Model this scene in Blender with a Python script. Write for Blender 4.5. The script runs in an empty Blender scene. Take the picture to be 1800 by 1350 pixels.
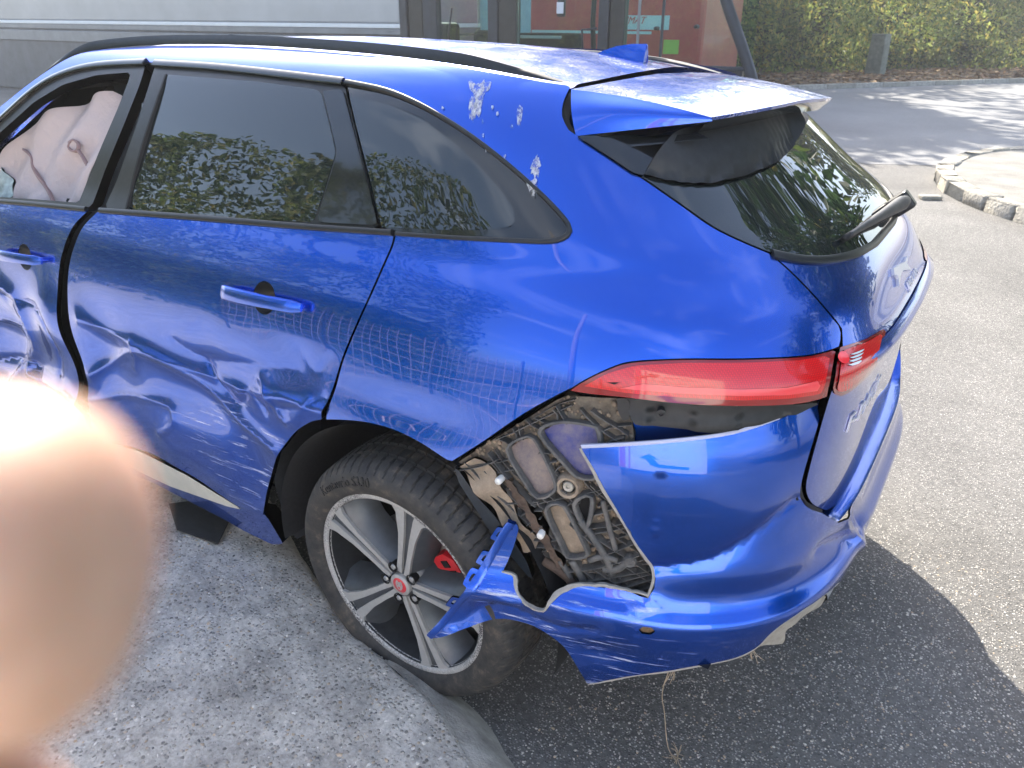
import bpy, bmesh, math, random
import numpy as np
from mathutils import Vector, Matrix
from mathutils.bvhtree import BVHTree
from mathutils.geometry import delaunay_2d_cdt
random.seed(7); RNG = np.random.default_rng(7)
SC = bpy.context.scene; COL = SC.collection
R_ = math.radians

# ------------------------------------------------------------------ camera
# world frame: X towards the car's nose, Y towards its left side, Z up
CAM = np.array([-1.197, 2.264, 1.733]); YAW, PITCH, ROLL, FPX = 0.565, 0.438, 0.004, 1379.0
_f = np.array([math.sin(YAW)*math.cos(PITCH), -math.cos(YAW)*math.cos(PITCH), -math.sin(PITCH)])
_r = np.cross(_f, [0, 0, 1.]); _r /= np.linalg.norm(_r); _u = np.cross(_r, _f)
_c, _s = math.cos(ROLL), math.sin(ROLL)
CR, CU, CF = _c*_r + _s*_u, -_s*_r + _c*_u, _f
cd = bpy.data.cameras.new('camera'); cam = bpy.data.objects.new('camera', cd); COL.objects.link(cam)
cam.matrix_world = Matrix(((CR[0], CU[0], -CF[0], CAM[0]), (CR[1], CU[1], -CF[1], CAM[1]), (CR[2], CU[2], -CF[2], CAM[2]), (0, 0, 0, 1)))
cd.sensor_width = 36; cd.lens = FPX/1800*36; cd.clip_start = 0.01; cd.clip_end = 3000
cd.dof.use_dof = True; cd.dof.focus_distance = 1.75; cd.dof.aperture_fstop = 11.0
SC.camera = cam
# ------------------------------------------------------------------ sky, sun, exposure
SUN_EL, SUN_D = R_(40), np.array([0.66, -0.75])          # horizontal direction TOWARDS the sun
SUN_D = SUN_D/np.linalg.norm(SUN_D)
W = bpy.data.worlds.new('World'); SC.world = W; W.use_nodes = True
nt = W.node_tree; nt.nodes.clear()
out = nt.nodes.new('ShaderNodeOutputWorld'); bg = nt.nodes.new('ShaderNodeBackground')
sky = nt.nodes.new('ShaderNodeTexSky'); sky.sky_type = 'NISHITA'; sky.sun_disc = False
sky.sun_elevation = SUN_EL; sky.sun_rotation = math.atan2(SUN_D[0], SUN_D[1])
sky.air_density = 1.0; sky.dust_density = 2.4; sky.ozone_density = 1.0
tc = nt.nodes.new('ShaderNodeTexCoord'); mp = nt.nodes.new('ShaderNodeMapping'); mp.inputs['Scale'].default_value = (1.0, 1.0, 3.2)
cl = nt.nodes.new('ShaderNodeTexNoise'); cl.inputs['Scale'].default_value = 2.3; cl.inputs['Detail'].default_value = 7; cl.inputs['Roughness'].default_value = .55; cl.inputs['Distortion'].default_value = .6
cr = nt.nodes.new('ShaderNodeValToRGB'); cr.color_ramp.elements[0].position = .53; cr.color_ramp.elements[1].position = .88
cr.color_ramp.elements[1].color = (.55, .55, .55, 1)
mx = nt.nodes.new('ShaderNodeMix'); mx.data_type = 'RGBA'; mx.inputs['B'].default_value = (10.5, 10.9, 11.4, 1)
L = nt.links.new
L(tc.outputs['Generated'], mp.inputs['Vector']); L(mp.outputs[0], cl.inputs['Vector']); L(cl.outputs['Fac'], cr.inputs[0])
L(cr.outputs[0], mx.inputs['Factor']); L(sky.outputs[0], mx.inputs['A']); L(mx.outputs['Result'], bg.inputs['Color'])
bg.inputs['Strength'].default_value = 0.13; L(bg.outputs[0], out.inputs[0])
sl = bpy.data.lights.new('sun', 'SUN'); sl.energy = 4.0; sl.angle = R_(0.53); sl.color = (1, .93, .82)
sun = bpy.data.objects.new('sun', sl); COL.objects.link(sun)
_sd = Vector((SUN_D[0]*math.cos(SUN_EL), SUN_D[1]*math.cos(SUN_EL), math.sin(SUN_EL)))
sun.rotation_euler = _sd.to_track_quat('Z', 'Y').to_euler()
SC.view_settings.view_transform = 'Standard'; SC.view_settings.look = 'None'
SC.view_settings.exposure = 1.9; SC.view_settings.gamma = 1.0; SC.view_settings.use_curve_mapping = False
SC.render.engine = 'CYCLES'; SC.cycles.max_bounces = 10; SC.cycles.transparent_max_bounces = 24

# ------------------------------------------------------------------ helpers: objects
def tag(o, label=None, cat=None, group=None, kind=None):
    if label: o['label'] = label
    if cat: o['category'] = cat
    if group: o['group'] = group
    if kind: o['kind'] = kind
    return o
def empty(name, loc=(0, 0, 0), rot=(0, 0, 0), label=None, cat=None, group=None, parent=None):
    o = bpy.data.objects.new(name, None); COL.objects.link(o); o.location = loc; o.rotation_euler = rot
    o.empty_display_size = .1; o.parent = parent
    return tag(o, label, cat, group)
def mesh_obj(name, verts, faces, mat=None, parent=None, smooth=True, mats=None, fmat=None):
    me = bpy.data.meshes.new(name); me.from_pydata([tuple(map(float, v)) for v in verts], [], [tuple(int(i) for i in f) for f in faces])
    me.validate(); me.update()
    if mats:
        for m in mats: me.materials.append(m)
        if fmat is not None and len(fmat) == len(me.polygons): me.polygons.foreach_set('material_index', np.asarray(fmat, dtype=np.int32))
    elif mat: me.materials.append(mat)
    if smooth: me.polygons.foreach_set('use_smooth', np.ones(len(me.polygons), dtype=bool))
    o = bpy.data.objects.new(name, me); COL.objects.link(o); o.parent = parent
    return o
def bm_obj(name, bm, mat=None, parent=None, smooth=False, mats=None):
    bmesh.ops.recalc_face_normals(bm, faces=bm.faces[:])
    me = bpy.data.meshes.new(name); bm.to_mesh(me); bm.free()
    for m in (mats or ([mat] if mat else [])): me.materials.append(m)
    if smooth: me.polygons.foreach_set('use_smooth', np.ones(len(me.polygons), dtype=bool))
    o = bpy.data.objects.new(name, me); COL.objects.link(o); o.parent = parent
    return o
def autosmooth(o, ang=35):
    me = o.data; me.polygons.foreach_set('use_smooth', np.ones(len(me.polygons), dtype=bool))
    me.set_sharp_from_angle(angle=R_(ang)); return o
def rot_to(d):
    return Vector(d).to_track_quat('Z', 'Y').to_matrix().to_4x4()
def bm_box(bm, c, s, rot=None, bev=0):
    m = Matrix.Translation(Vector(c)) @ (rot if rot is not None else Matrix()) @ Matrix.Diagonal((s[0], s[1], s[2], 1))
    r = bmesh.ops.create_cube(bm, size=1, matrix=m)
    if bev:
        ed = list({e for v in r['verts'] for e in v.link_edges})
        bmesh.ops.bevel(bm, geom=ed, offset=bev, segments=2, affect='EDGES', profile=.5)
    return r
def box(name, c, s, mat, parent=None, rot=None, bev=0):
    bm = bmesh.new(); bm_box(bm, c, s, rot, bev); return bm_obj(name, bm, mat, parent)
def tube_geo(path, rad, n=8, cap=True):
    P = np.asarray(path, float); k = len(P); rad = np.broadcast_to(np.asarray(rad, float), (k,))
    T = np.gradient(P, axis=0); T /= np.linalg.norm(T, axis=1)[:, None]+1e-12
    ref = np.array([0, 0, 1.]) if abs(T[0][2]) < .9 else np.array([1., 0, 0])
    V = []; F = []
    A = np.cross(T[0], ref); A /= np.linalg.norm(A)
    for i in range(k):
        A = A - T[i]*(A@T[i]); A /= np.linalg.norm(A); B = np.cross(T[i], A)
        for j in range(n):
            a = 2*math.pi*j/n; V.append(P[i]+rad[i]*(math.cos(a)*A+math.sin(a)*B))
    for i in range(k-1):
        for j in range(n):
            F.append((i*n+j, i*n+(j+1) % n, (i+1)*n+(j+1) % n, (i+1)*n+j))
    if cap: F += [tuple(range(n))[::-1], tuple((k-1)*n+j for j in range(n))]
    return V, F
def tube(name, path, rad, mat, parent=None, n=8):
    V, F = tube_geo(path, rad, n); return mesh_obj(name, V, F, mat, parent)
def cat_geo(*gs):
    V = []; F = []
    for v, f in gs:
        o = len(V); V += list(v); F += [tuple(i+o for i in q) for q in f]
    return V, F
def revolve_geo(prof, n=64, close=False):
    """prof: (radius, axial) -> mesh about local Z"""
    prof = np.asarray(prof, float); k = len(prof); V = []; F = []
    for i in range(n):
        a = 2*math.pi*i/n
        for r, h in prof: V.append((r*math.cos(a), r*math.sin(a), h))
    for i in range(n):
        for j in range(k-1 if not close else k):
            a, b = i*k+j, i*k+(j+1) % k; c, d = ((i+1) % n)*k+(j+1) % k, ((i+1) % n)*k+j
            F.append((a, b, c, d))
    return V, F
def catmull(pts, m=6, closed=False):
    P = np.asarray(pts, float); n = len(P); o = []
    for i in range(n if closed else n-1):
        if closed: p0, p1, p2, p3 = P[(i-1) % n], P[i], P[(i+1) % n], P[(i+2) % n]
        else: p0, p1, p2, p3 = P[max(i-1, 0)], P[i], P[i+1], P[min(i+2, n-1)]
        for k in range(m):
            t = k/m; o.append(.5*((2*p1)+(-p0+p2)*t+(2*p0-5*p1+4*p2-p3)*t*t+(-p0+3*p1-3*p2+p3)*t**3))
    if not closed: o.append(P[-1])
    return np.array(o)
def resample(P, d, closed=False):
    P = np.asarray(P, float)
    if closed: P = np.vstack([P, P[:1]])
    s = np.concatenate([[0], np.cumsum(np.linalg.norm(np.diff(P, axis=0), axis=1))])
    n = max(2, int(round(s[-1]/d)))
    t = np.linspace(0, s[-1], n+1)
    Q = np.stack([np.interp(t, s, P[:, i]) for i in range(P.shape[1])], 1)
    return Q[:-1] if closed else Q
def ray(px, py):
    px = np.asarray(px, float); py = np.asarray(py, float)
    return ((px-900)/FPX)[..., None]*CR - ((py-675)/FPX)[..., None]*CU + CF
def at(px, py, ax, val):
    """the point that a sight line reaches on the plane ax = val (where the thing really stands)"""
    d = ray(px, py); i = 'xyz'.index(ax)
    return CAM + d*((val-CAM[i])/d[..., i])[..., None]
# ------------------------------------------------------------------ materials
def mat(name):
    m = bpy.data.materials.new(name); m.use_nodes = True
    b = m.node_tree.nodes['Principled BSDF']; return m, m.node_tree, b
def nd(t, kind, **kw):
    n = t.nodes.new(kind)
    for k, v in kw.items():
        if k in n.inputs: n.inputs[k].default_value = v
        else: setattr(n, k, v)
    return n
def ramp(t, fac, stops):
    r = t.nodes.new('ShaderNodeValToRGB'); e = r.color_ramp.elements
    while len(e) < len(stops): e.new(.5)
    for k, (p, c) in enumerate(stops): e[k].position = p; e[k].color = c if len(c) == 4 else (*c, 1)
    if fac is not None: t.links.new(fac, r.inputs[0])
    return r
def coords(t, kind='Object', scale=(1, 1, 1)):
    c = t.nodes.new('ShaderNodeTexCoord'); m = t.nodes.new('ShaderNodeMapping'); m.inputs['Scale'].default_value = scale
    t.links.new(c.outputs[kind], m.inputs[0]); return m.outputs[0]
def noise(t, vec, scale, detail=4, rough=.5, dist=0.):
    n = t.nodes.new('ShaderNodeTexNoise'); n.inputs['Scale'].default_value = scale; n.inputs['Detail'].default_value = detail
    n.inputs['Roughness'].default_value = rough; n.inputs['Distortion'].default_value = dist
    t.links.new(vec, n.inputs['Vector']); return n
def voro(t, vec, scale, feat='F1', rnd=1.):
    n = t.nodes.new('ShaderNodeTexVoronoi'); n.feature = feat; n.inputs['Scale'].default_value = scale; n.inputs['Randomness'].default_value = rnd
    t.links.new(vec, n.inputs['Vector']); return n
def mixc(t, fac, a, b, mode='MIX'):
    m = t.nodes.new('ShaderNodeMix'); m.data_type = 'RGBA'; m.blend_type = mode
    for s, v in (('Factor', fac), ('A', a), ('B', b)):
        if isinstance(v, bpy.types.NodeSocket): t.links.new(v, m.inputs[s])
        elif isinstance(v, (int, float)): m.inputs[s].default_value = v
        else: m.inputs[s].default_value = (*v, 1)
    return m.outputs['Result']
def bump(t, b, h, dist, strength=1.):
    n = t.nodes.new('ShaderNodeBump'); n.inputs['Distance'].default_value = dist; n.inputs['Strength'].default_value = strength
    t.links.new(h, n.inputs['Height']); t.links.new(n.outputs[0], b.inputs['Normal']); return n
def math_(t, op, a, b_=None, clamp=False):
    n = t.nodes.new('ShaderNodeMath'); n.operation = op; n.use_clamp = clamp
    for i, v in enumerate((a, b_)):
        if v is None: continue
        if isinstance(v, bpy.types.NodeSocket): t.links.new(v, n.inputs[i])
        else: n.inputs[i].default_value = v
    return n.outputs[0]
def simple(name, col, rough=.5, metal=0., spec=.5, coat=0., nscale=0, namp=.25, bscale=0, bdist=0, **kw):
    m, t, b = mat(name)
    b.inputs['Roughness'].default_value = rough; b.inputs['Metallic'].default_value = metal
    b.inputs['Specular IOR Level'].default_value = spec; b.inputs['Coat Weight'].default_value = coat; b.inputs['Coat Roughness'].default_value = .03
    b.inputs['Base Color'].default_value = (*col, 1)
    v = coords(t)
    if nscale:
        n = noise(t, v, nscale, 6, .6)
        c = ramp(t, n.outputs['Fac'], [(.25, [x*(1-namp) for x in col]), (.75, [min(1, x*(1+namp)) for x in col])])
        t.links.new(c.outputs[0], b.inputs['Base Color'])
    if bscale:
        n2 = noise(t, v, bscale, 4, .6); bump(t, b, n2.outputs['Fac'], bdist)
    return m
M = {}
def paint(name, dust=.10, scratch=False, dirt=0.):
    m, t, b = mat(name); v = coords(t)
    blue = (0.000, 0.086, 0.56)
    # faint film of dust, streaked
    n = noise(t, v, 9, 8, .65); n2 = noise(t, coords(t, scale=(1, 1, 1)), 160, 3, .6)
    d = math_(t, 'MULTIPLY', ramp(t, n.outputs['Fac'], [(.40, (0, 0, 0)), (.8, (1, 1, 1))]).outputs[0], ramp(t, n2.outputs['Fac'], [(.35, (0, 0, 0)), (.75, (1, 1, 1))]).outputs[0])
    d = math_(t, 'MULTIPLY', d, dust, True)
    col = mixc(t, d, blue, (.42, .40, .38))
    fac = d
    if scratch:
        sv = coords(t, scale=(2.2, 2.2, 26)); s1 = noise(t, sv, 3.0, 9, .7, .4)
        sc = ramp(t, s1.outputs['Fac'], [(.56, (0, 0, 0)), (.66, (1, 1, 1))]).outputs[0]
        geo = t.nodes.new('ShaderNodeAttribute'); geo.attribute_name = 'scrape'
        sc = math_(t, 'MULTIPLY', sc, geo.outputs['Fac'], True)
        sc = math_(t, 'MULTIPLY', sc, scratch, True)
        col = mixc(t, sc, col, (.50, .53, .60)); fac = math_(t, 'MAXIMUM', d, sc)
    t.links.new(col, b.inputs['Base Color'])
    b.inputs['Metallic'].default_value = .9
    mtl = math_(t, 'SUBTRACT', .9, math_(t, 'MULTIPLY', fac, 1.2), True); t.links.new(mtl, b.inputs['Metallic'])
    b.inputs['Roughness'].default_value = .27
    b.inputs['Coat Weight'].default_value = 1.0; b.inputs['Coat IOR'].default_value = 1.62
    cw = math_(t, 'SUBTRACT', 1.0, math_(t, 'MULTIPLY', fac, .75), True); t.links.new(cw, b.inputs['Coat Weight'])
    crg = math_(t, 'ADD', .002, math_(t, 'MULTIPLY', math_(t, 'SUBTRACT', fac, .12, True), .4)); t.links.new(crg, b.inputs['Coat Roughness'])
    return m
M['paint'] = paint('blue_paint', .05)
M['paint_door'] = paint('blue_paint_scraped', .07, .8)
M['paint_bumper'] = paint('blue_paint_bumper', .05, .9)
M['paint_top'] = paint('blue_paint_dust_glare', 2.4)  # heavy dust on the top faces, its pallor also painting sky glare
M['gloss_black'] = simple('gloss_black_trim', (.010, .011, .012), .12, spec=.5, coat=.6, nscale=30, namp=.3)
M['trim'] = simple('satin_black_trim', (.012, .013, .014), .38, nscale=60, namp=.4)
M['black_plastic'] = simple('black_plastic', (.016, .017, .018), .55, nscale=40, namp=.5, bscale=700, bdist=.0002)
M['rubber_seal'] = simple('rubber_seal', (.008, .008, .009), .7, nscale=40, namp=.4)
M['void'] = simple('dark_cavity', (.006, .006, .007), .9)
M['chrome'] = simple('chrome', (.75, .75, .76), .10, 1.)
M['raw_edge'] = simple('torn_plastic_edge', (.33, .31, .28), .8, nscale=60, namp=.2)
M['primer'] = simple('bumper_inside', (.05, .052, .06), .7, nscale=20, namp=.4)
# ------------------------------------------------------------------ the car's skin: plan curve (doors, rear corner, tail) for every height
class Spl:                                   # natural cubic spline
    def __init__(s, x, y):
        x = np.asarray(x, float); y = np.asarray(y, float); n = len(x); h = np.diff(x)
        A = np.eye(n); r = np.zeros(n)
        for i in range(1, n-1):
            A[i, i-1], A[i, i], A[i, i+1] = h[i-1], 2*(h[i-1]+h[i]), h[i]
            r[i] = 6*((y[i+1]-y[i])/h[i]-(y[i]-y[i-1])/h[i-1])
        s.x, s.y, s.m, s.h = x, y, np.linalg.solve(A, r), h
    def __call__(s, q):
        q = np.clip(np.asarray(q, float), s.x[0], s.x[-1]); i = np.clip(np.searchsorted(s.x, q)-1, 0, len(s.h)-1)
        h = s.h[i]; a = (s.x[i+1]-q)/h; b = (q-s.x[i])/h
        return a*s.y[i]+b*s.y[i+1]+((a**3-a)*s.m[i]+(b**3-b)*s.m[i+1])*h*h/6
X0 = 0.30
class Skin:
    def __init__(s, rows, extra=None, smin=-2.5, smax=math.pi-.0, zr=None):
        r = np.array(rows); s.z0, s.z1 = r[0, 0], r[-1, 0]
        s.W, s.X, s.N = Spl(r[:, 0], r[:, 1]), Spl(r[:, 0], r[:, 2]), Spl(r[:, 0], r[:, 3]); s.extra = extra
        s.smin, s.smax = smin, smax; s._bvh = {}
    def base(s, u, z):
        u = np.asarray(u, float); z = np.asarray(z, float)
        b, n = s.W(z), s.N(z); a = X0-s.X(z)
        mir = u > math.pi/2; uu = np.where(mir, math.pi-u, u)
        ph = np.clip(uu, 0, math.pi/2)
        r = (np.abs(np.sin(ph)/a)**n+np.abs(np.cos(ph)/b)**n)**(-1/n)
        x = np.where(uu < 0, X0-uu*.95, X0-r*np.sin(ph)); fx = np.maximum(0, x-X0)
        y = np.where(uu < 0, b-.008*fx**2, r*np.cos(ph))
        P = np.stack([x, np.where(mir, -y, y), z+0*x], -1)
        return P
    def raw(s, u, z):
        P = s.base(u, z)
        if s.extra is not None:
            P = P + s.extra(P)
        return P
    def frame(s, f, u, z, e=2e-3):
        du = f(u+e, z)-f(u-e, z); dz = f(u, z+e)-f(u, z-e)
        n = np.cross(du, dz); n /= np.linalg.norm(n, axis=-1)[..., None]+1e-12
        return n
    def off(s, u, z, o=0., deform=None):
        P = s.raw(u, z); N = s.frame(s.raw, u, z)
        h = o if deform is None else o+deform(P, u, z)
        return P+N*np.broadcast_to(np.asarray(h, float), P.shape[:-1])[..., None]
    def bvh(s, o=0.):
        k = round(o, 4)
        if k not in s._bvh:
            us = np.linspace(s.smin, s.smax, 420); zs = np.linspace(s.z0, s.z1, 170)
            Ug, Zg = np.meshgrid(us, zs, indexing='ij'); P = s.off(Ug, Zg, o).reshape(-1, 3); nz = len(zs)
            F = [(i*nz+j, (i+1)*nz+j, (i+1)*nz+j+1, i*nz+j+1) for i in range(len(us)-1) for j in range(nz-1)]
            s._bvh[k] = (BVHTree.FromPolygons([Vector(p) for p in P], F), P.reshape(len(us), nz, 3), us, zs)
        return s._bvh[k]
    def uv(s, pts, o=0.):
        """sight lines -> (u, z) on the skin"""
        T, G, us, zs = s.bvh(o); pts = np.asarray(pts, float); n = len(pts)
        D = ray(pts[:, 0], pts[:, 1]); D /= np.linalg.norm(D, axis=1)[:, None]; u = np.zeros(n); z = np.zeros(n); ok = np.zeros(n, bool)
        for q in range(n):
            h = T.ray_cast(Vector(CAM), Vector(D[q]))
            if h[0] is None:
                V = G-CAM; t_ = V@D[q]; g = np.linalg.norm(V-t_[..., None]*D[q], axis=-1); i, j = np.unravel_index(np.argmin(g), g.shape); u[q], z[q] = us[i], zs[j]
            else:
                i, j = divmod(h[2], len(zs)-1); u[q], z[q], ok[q] = us[i]+.5*(us[1]-us[0]), zs[j]+.5*(zs[1]-zs[0]), True
        for _ in range(5):
            e = 1e-3; P0 = s.off(u, z, o); Ju = (s.off(u+e, z, o)-P0)/e; Jz = (s.off(u, z+e, o)-P0)/e
            w = P0-CAM; r = w-D*np.sum(w*D, 1)[:, None]
            A = np.stack([Ju, Jz, -D], 2); A[~ok] = np.eye(3)
            dl = np.clip(np.linalg.solve(A, -r[..., None])[..., 0], -.05, .05); dl[~ok] = 0; u = u+dl[:, 0]; z = z+dl[:, 1]
        return np.stack([u, z], 1)
def inside(poly, q):
    x, y = q[:, 0], q[:, 1]; c = np.zeros(len(q), bool); n = len(poly); j = n-1
    for i in range(n):
        xi, yi = poly[i]; xj, yj = poly[j]
        if yi != yj: c ^= ((yi > y) != (yj > y)) & (x < (xj-xi)*(y-yi)/(yj-yi)+xi)
        j = i
    return c
from mathutils.kdtree import KDTree
def dist_poly(poly, q):
    k = KDTree(len(poly))
    for i, p in enumerate(poly): k.insert((p[0], p[1], 0), i)
    k.balance()
    return np.array([k.find((a[0], a[1], 0))[2] for a in q]) if len(q) else np.zeros(0)
SU = 0.95
def triangulate(poly, holes=(), d=.02):
    loops = [resample(p, d, True) for p in [poly]+list(holes)]
    lo = poly.min(0); hi = poly.max(0)
    gx = np.arange(lo[0], hi[0]+d, d); gy = np.arange(lo[1], hi[1]+d, d*.866)
    Gx, Gy = np.meshgrid(gx, gy); Gx = Gx+(np.arange(len(gy)) % 2)[:, None]*d*.5; g = np.stack([Gx.ravel(), Gy.ravel()], 1)
    g = g[inside(loops[0], g)]
    for h in loops[1:]: g = g[~inside(h, g)]
    g = g[dist_poly(np.vstack(loops), g) > .62*d]
    pts = list(g); edges = []
    for lp in loops:
        o = len(pts); n = len(lp); pts += list(lp); edges += [(o+i, o+(i+1) % n) for i in range(n)]
    V, E, F, *_ = delaunay_2d_cdt([Vector(p) for p in pts], edges, [], 0, 1e-6)
    V = np.array([tuple(v) for v in V]); F = np.array([f for f in F if len(f) == 3]); c = V[F].mean(1)
    k = inside(loops[0], c)
    for h in loops[1:]: k &= ~inside(h, c)
    F = F[k]
    a, b, c_ = V[F[:, 0]], V[F[:, 1]], V[F[:, 2]]
    cr = (b[:, 0]-a[:, 0])*(c_[:, 1]-a[:, 1])-(b[:, 1]-a[:, 1])*(c_[:, 0]-a[:, 0])
    F = F[np.abs(cr) > 1e-10]; cr = cr[np.abs(cr) > 1e-10]; F[cr < 0] = F[cr < 0][:, ::-1]
    return V, F
def boundary_edges(F):
    E = {}
    for f in F:
        for i in range(3):
            e = (f[i], f[(i+1) % 3]); E[e] = 1
    return [e for e in E if (e[1], e[0]) not in E]
def panel(name, skin, uvpoly, mtl, parent, d=.025, o=0., thick=.012, holes=(), deform=None, attr=None, edge_mat=None):
    sc = np.array([SU, 1.])
    V2, F = triangulate(np.asarray(uvpoly)*sc, [np.asarray(h)*sc for h in holes], d)
    u, z = V2[:, 0]/SU, V2[:, 1]
    f = lambda a, b: skin.off(a, b, o, deform)
    P = f(u, z); N = skin.frame(f, u, z)
    nv = len(P); be = boundary_edges(F)
    V = list(P); NN = list(N); faces = [tuple(x) for x in F]; fm = [0]*len(faces)
    if thick:
        ids = sorted({i for e in be for i in e}); mp_ = {}
        for i in ids:
            mp_[i] = len(V); V.append(P[i]); NN.append(None)
        mp2 = {}
        for i in ids:
            mp2[i] = len(V); V.append(P[i]-N[i]*thick); NN.append(None)
        for a, b in be:
            faces.append((mp_[a], mp_[b], mp2[b], mp2[a])); fm.append(1)
            nn = np.cross(P[b]-P[a], N[a]); nn /= np.linalg.norm(nn)+1e-12
            for k in (mp_[a], mp_[b], mp2[a], mp2[b]): NN[k] = nn if NN[k] is None else NN[k]+nn
        NN = [n/ (np.linalg.norm(n)+1e-12) for n in NN]
    ob = mesh_obj(name, V, faces, None, parent, mats=[mtl, edge_mat or mtl], fmat=fm)
    if len(ob.data.vertices) == len(NN):
        ob.data.normals_split_custom_set_from_vertices([tuple(map(float, n)) for n in NN])
    if attr is not None:
        a = ob.data.attributes.new('scrape', 'FLOAT', 'POINT'); vals = np.zeros(len(V)); vals[:nv] = attr(P)
        a.data.foreach_set('value', vals.astype(np.float32))
    return ob
def strip(name, skin, uvline, wid, mtl, parent, o=.0, h=.006, d=.012, closed=False, lift=None):
    """a raised band of width wid along a line on the skin"""
    L_ = resample(np.asarray(uvline)*np.array([SU, 1]), d, closed); n = len(L_)
    T = (np.roll(L_, -1, 0)-np.roll(L_, 1, 0)) if closed else np.gradient(L_, axis=0)
    T /= np.linalg.norm(T, axis=1)[:, None]+1e-12; Q = np.stack([-T[:, 1], T[:, 0]], 1)
    w = np.broadcast_to(np.asarray(wid, float), (n,))[:, None] if np.ndim(wid) == 0 else np.interp(np.linspace(0, 1, n), np.linspace(0, 1, len(wid)), wid)[:, None]
    prof = [(-.5, -1.2), (-.5, .55), (-.32, 1), (.32, 1), (.5, .55), (.5, -1.2)]
    V = []
    for a, b in prof:
        q = L_+Q*w*a; V.append(skin.off(q[:, 0]/SU, q[:, 1], o+(h*b if b > 0 else -.010)))
    V = np.stack(V, 1).reshape(-1, 3); k = len(prof); F = []
    for i in range(n if closed else n-1):
        for j in range(k-1): F.append((i*k+j, i*k+j+1, ((i+1) % n)*k+j+1, ((i+1) % n)*k+j))
    if not closed: F += [tuple(range(k)), tuple((n-1)*k+j for j in range(k))[::-1]]
    ob = mesh_obj(name, V, F, mtl, parent); bmx = bmesh.new(); bmx.from_mesh(ob.data); bmesh.ops.recalc_face_normals(bmx, faces=bmx.faces[:]); bmx.to_mesh(ob.data); bmx.free()
    return autosmooth(ob, 50)

ROWS = [(.14, .90, -.95, 4.), (.30, .938, -.98, 4.), (.45, .966, -1.0, 4.), (.60, .983, -1.005, 4.), (.75, .983, -1.005, 4.), (.88, .972, -1.008, 4.),
        (.97, .959, -1.015, 4.), (1.04, .945, -1.025, 4.), (1.095, .928, -1.005, 3.9), (1.145, .906, -.98, 3.8), (1.19, .882, -.95, 3.6), (1.23, .860, -.913, 3.4), (1.265, .846, -.88, 3.3), (1.33, .824, -.80, 3.1),
        (1.42, .786, -.69, 3.0), (1.50, .744, -.59, 3.0), (1.56, .703, -.51, 3.0), (1.60, .665, -.45, 3.0), (1.63, .62, -.40, 3.0), (1.655, .56, -.35, 3.)]
def flare(P):
    x, y, z = P[..., 0], P[..., 1], P[..., 2]
    h = .010*np.exp(-((x+.02)/.50)**4)*np.exp(-((z-.74)/.13)**2)
    # tail lip above the lamps, hollow below it
    t = np.clip((np.abs(x)-.80)/.1, 0, 1)*(x < 0)
    o = np.zeros_like(P); o[..., 1] = np.sign(y)*h
    o[..., 0] += -t*.022*np.exp(-((z-1.045)/.022)**2)*np.clip(1-np.abs(y)/.75, 0, 1)**.5
    return o
SKIN = Skin(ROWS, flare)
GROWS = [(.95, .955, -1.0, 3.6), (1.05, .922, -1.0, 3.6), (1.15, .888, -.97, 3.6), (1.25, .852, -.90, 3.35), (1.35, .812, -.775, 3.1), (1.45, .768, -.65, 3.0), (1.55, .712, -.52, 3.0), (1.61, .66, -.43, 3.0), (1.66, .58, -.35, 3.)]
GSKIN = Skin(GROWS)
BROWS = [(.05, .955, -.95, 4.), (.20, .985, -1.005, 4.), (.32, 1.008, -1.04, 4.), (.42, 1.021, -1.062, 4.), (.468, 1.024, -1.070, 4.), (.486, 1.019, -1.068, 4.), (.502, 1.003, -1.058, 4.), (.525, .987, -1.046, 4.), (.56, .978, -1.040, 4.), (.62, .975, -1.036, 4.),
         (.72, .980, -1.03, 4.), (.82, .984, -1.025, 4.), (.90, .974, -1.01, 4.), (.96, .955, -.99, 4.), (1.06, .92, -.96, 4.)]
def bulge(P):                                  # the torn front end hangs clear of the tyre
    t_ = np.clip((P[..., 0]+.50)/.30, 0, 1); o = np.zeros_like(P); o[..., 1] = np.where(P[..., 1] > 0, .055*t_*t_*(3-2*t_), 0); return o
BUMP = Skin(BROWS, bulge)
# ------------------------------------------------------------------ the car
car = empty('damaged_car', (0, 0, -.07), label='crumpled blue SUV with dented side and torn rear bumper', cat='car')
CARZ = Matrix.Translation((0, 0, .07))
class Par:                                    # parent at the car: children keep world coordinates
    pass
def adopt(o, parent=None):
    o.parent = parent or car; o.matrix_parent_inverse = Matrix.Translation((0, 0, .07)) if o.parent is car or o.parent == car else Matrix(); return o
_mesh_obj = mesh_obj
car.matrix_world = Matrix.Translation((0, 0, -.07))
def sm(p, m=5): return catmull(p, m)
U = lambda pts, m=4, sk=SKIN, o=0.: sk.uv(sm(pts, m) if m > 1 else pts, o)
NONE = None
GLASS, t, b = mat('dark_privacy_glass')
b.inputs['Base Color'].default_value = (.012, .016, .017, 1); b.inputs['Roughness'].default_value = .012; b.inputs['Specular IOR Level'].default_value = .75
b.inputs['IOR'].default_value = 1.55
b.inputs['Coat Weight'].default_value = .35; b.inputs['Coat Roughness'].default_value = .0
_w = noise(t, coords(t), 14, 6, .6); _rr = ramp(t, _w.outputs['Fac'], [(.35, (.002,)*3), (.75, (.010,)*3)]); t.links.new(_rr.outputs[0], b.inputs['Roughness'])

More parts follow.
